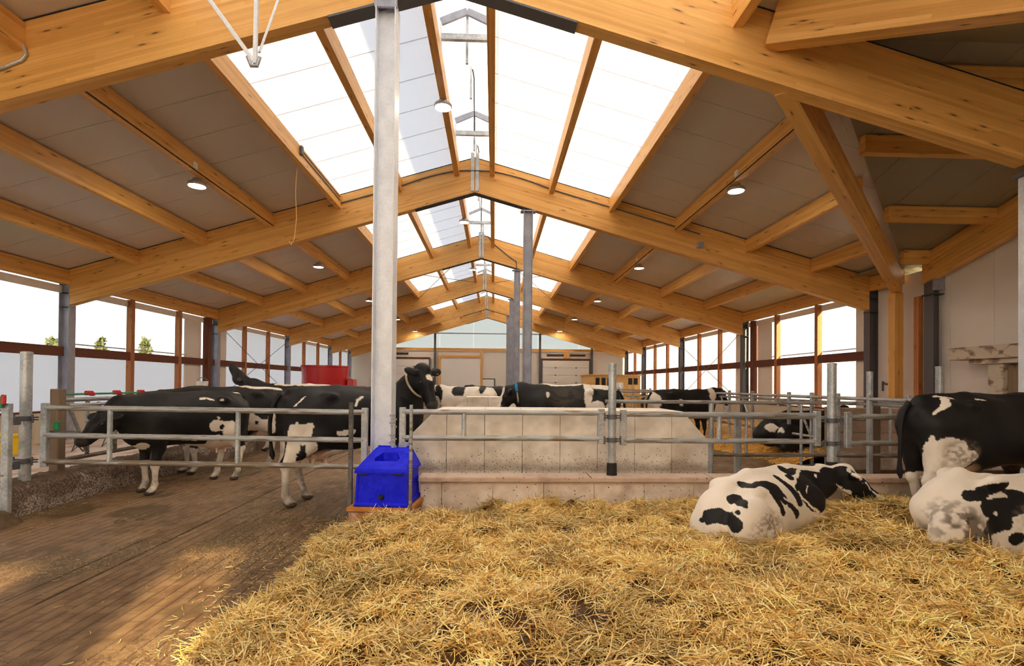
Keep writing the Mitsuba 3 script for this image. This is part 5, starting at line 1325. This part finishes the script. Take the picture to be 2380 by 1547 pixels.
# ================================================================ straw
def left_edge(y):
    return np.where(y > 5.75, -.80 - .75 * np.clip((6.0 - y) / .25, 0, 1), -1.66) + .16 * (meshkit.fbm(np.stack([y * 1.6, y * 0 + 2, y * 0], -1), 3, 5) - .5) * 2
HEAPS = [(4.15, 5.35, .55, .40, .17), (2.15, 5.75, .6, .3, .07), (.45, 5.85, .5, .3, .05), (1.6, 4.6, .5, .4, .05), (3.35, 4.55, .45, .3, .05), (4.3, 4.15, .6, .3, .05), (-.9, 5.2, .5, .5, .06), (-.2, 3.4, .6, .5, .05), (5.5, 3.6, .8, .5, .06), (5.2, 5.9, .5, .3, .05)]
def straw_h(x, y):
    p = np.stack([x, y, np.zeros_like(x)], -1)
    h = .085 + .19 * (meshkit.fbm(p * 1.3 + 2, 3, 8) - .32) + .20 * (meshkit.fbm(p * 4.2, 3, 12) - .5)
    for cx, cy, rx, ry, a in HEAPS: h = h + a * np.exp(-((x - cx) / rx) ** 2 - ((y - cy) / ry) ** 2)
    h = h - .16 * np.exp(-((x + 1.25) / .5) ** 2 - ((y - 5.62) / .28) ** 2) - .10 * np.exp(-((x + .45) / .4) ** 2 - ((y - 6.1) / .35) ** 2)
    e = np.clip((x - left_edge(y)) / .45, 0, 1)
    return np.where(e > 0, np.maximum(h, .02) * e ** .6, -.03)
def ribbons(cx, cy, cz, g, length, width, tilt, align=None, curl=.25):
    n = len(cx)
    a = g.uniform(0, 2 * np.pi, n) if align is None else align + g.normal(0, .9, n)
    L = length * g.uniform(.45, 1.3, n); w = width * g.uniform(.6, 1.35, n); t = g.normal(0, tilt, n)
    d = np.stack([np.cos(a) * np.cos(t), np.sin(a) * np.cos(t), np.sin(t)], -1)
    s = unit_rows(np.cross(d, np.stack([g.normal(0, .5, n), g.normal(0, .5, n), np.ones(n)], -1)))
    u = np.cross(s, d); k1 = g.normal(0, curl, n)[:, None]; k2 = g.normal(0, curl, n)[:, None]
    c = np.stack([cx, cy, cz], -1); P = []
    for q in (-.5, -.17, .17, .5):
        m = c + d * (L * q)[:, None] + (s * k1 + u * k2) * (L * (q * q - .1) * 1.6)[:, None]
        ww = (w * (1 if abs(q) < .4 else .75))[:, None] / 2
        P += [m - s * ww, m + s * ww]
    V = np.stack(P, 1).reshape(-1, 3); b = np.arange(n)[:, None] * 8
    f = np.concatenate([np.stack([b + 2 * i, b + 2 * i + 1, b + 2 * i + 3, b + 2 * i, b + 2 * i + 3, b + 2 * i + 2], -1).reshape(-1, 3) for i in range(3)])
    return V, f, n
def unit_rows(v): return v / (np.linalg.norm(v, axis=1, keepdims=True) + 1e-9)
STRAW = np.array([srgb(248, 224, 166), srgb(238, 200, 130), srgb(214, 170, 96), srgb(242, 214, 152), srgb(184, 136, 68), srgb(128, 86, 38), srgb(226, 194, 134)])
def straw_col(n, per, g, x=None, y=None):
    c = STRAW[g.choice(len(STRAW), n, p=[.20, .24, .18, .12, .12, .05, .09])] * g.uniform(.8, 1.15, (n, 1))
    if x is not None:
        m = meshkit.fbm(np.stack([x * 2.1, y * 2.1, x * 0], -1), 3, 33)
        c = c * (.52 + .98 * m[:, None]) * np.array([.97, 1.03, .93]) 
    return np.repeat(np.minimum(c, .95), per, 0)
scene['straw_mat'] = {'type': 'twosided', 'bsdf': {'type': 'principled', 'base_color': {'type': 'mesh_attribute', 'name': 'vertex_color'}, 'roughness': .5, 'specular': .35}}
g = np.random.default_rng(99)
def bed(nm, label, xs, ys, hf, colour):
    X, Yy = np.meshgrid(xs, ys, indexing='ij'); Z = hf(X, Yy)
    P = np.stack([X, Yy, Z], -1).reshape(-1, 3); ny = len(ys)
    i, j = np.meshgrid(np.arange(len(xs) - 1), np.arange(ny - 1), indexing='ij'); a = (i * ny + j).ravel()
    q = np.stack([a, a + ny, a + ny + 1, a + 1], 1)
    t = meshkit.fbm(P * 30, 2, 3)[:, None]
    k = key(nm); scene[k] = mikit.ply((P, np.vstack([q[:, [0, 1, 2]], q[:, [0, 2, 3]]])), 'straw_mat', smooth=True, color=np.array(colour) * (.55 + .9 * t))
    tag(k, label, 'straw', kind='stuff'); return k
k = bed('straw_bed', 'deep golden straw bedding spread over the pen floor in the foreground', np.arange(-2.0, 7.6, .05), np.arange(1.2, 6.2, .05), straw_h, srgb(74, 45, 16))  # dark base colour stands in for shade in the gaps between stalks
N = 120000
x = g.uniform(-1.85, 7.5, int(N * 2.6)); y = 2.0 + 4.16 * g.uniform(0, 1, len(x)) ** .92
dens = meshkit.fbm(np.stack([x * 5.5, y * 5.5, x * 0 + 9], -1), 3, 27)
keep = (g.uniform(0, 1, len(x)) < np.clip((dens - .26) * 4.2, .06, 1)) & (x > left_edge(y) - .02) & (np.abs(x) < (y + .4) * 1.12)
x, y = x[keep][:N], y[keep][:N]
al = meshkit.fbm(np.stack([x * 1.1, y * 1.1, x * 0], -1), 2, 6) * 9
rough = meshkit.fbm(np.stack([x * 3.0, y * 3.0, x * 0 + 4], -1), 2, 16)
z = straw_h(x, y) + g.uniform(-.012, .045, len(x)) + .05 * np.clip(rough - .5, 0, 1) * g.uniform(0, 1, len(x))
# thinner and shorter towards the back, as it shows
V, f, n = ribbons(x, y, np.maximum(z, .006), g, .19, .0064, .26, al)
V[:, 1] = np.minimum(V[:, 1], 6.185)
kk = key(k + '__strand'); scene[kk] = mikit.ply((V, f), 'straw_mat', color=straw_col(n, 8, g, x, y)); tag(kk, kind='stuff')
# upright stray stalks
m = 6500
x = g.uniform(-1.7, 7, m); y = g.uniform(2.1, 6.1, m); ok = (x > left_edge(y)) & (np.abs(x) < (y + .3) * 1.1); x, y = x[ok], y[ok]
V, f, n = ribbons(x, y, straw_h(x, y) + .045, g, .19, .0058, .75)
V[:, 1] = np.minimum(V[:, 1], 6.185)
kk = key(k + '__strand'); scene[kk] = mikit.ply((V, f), 'straw_mat', color=straw_col(n, 8, g)); tag(kk, kind='stuff')
# straw bed behind the right fence
h2 = lambda x, y: .27 + .10 * (meshkit.fbm(np.stack([x, y, x * 0], -1) * 1.5, 3, 3) - .5) - .33 * np.clip((6.3 + .25 * np.sin(y * 1.3) - x) / .8, 0, 1)
k = bed('straw_bed', 'golden straw bedding far behind the gates on the right', np.arange(5.4, 9.7, .08), np.arange(9.6, 24, .12), h2, srgb(205, 150, 50))
m = 16000; x = g.uniform(5.6, 9.6, m); y = 9.75 + 14 * g.uniform(0, 1, m) ** 1.6
V, f, n = ribbons(x, y, h2(x, y) + g.uniform(0, .05, m), g, .24, .010, .25)
kk = key(k + '__strand'); scene[kk] = mikit.ply((V, f), 'straw_mat', color=straw_col(n, 8, g)); tag(kk, kind='stuff')
# loose stalks on the alley
m = 1100; x = np.r_[-1.62 - np.abs(g.normal(0, .28, m)), g.uniform(-5.4, -1.8, 300)]; y = np.r_[g.uniform(2.2, 6.2, m), g.uniform(2.5, 7.5, 300)]
V, f, n = ribbons(x, y, np.full(len(x), .008), g, .055, .0036, .05, curl=.12)
kk = key('loose_straw'); scene[kk] = mikit.ply((V, f), 'straw_mat', color=.7 * straw_col(n, 8, g)); tag(kk, 'loose bits of straw scattered over the grooved alley floor', 'straw', kind='stuff')
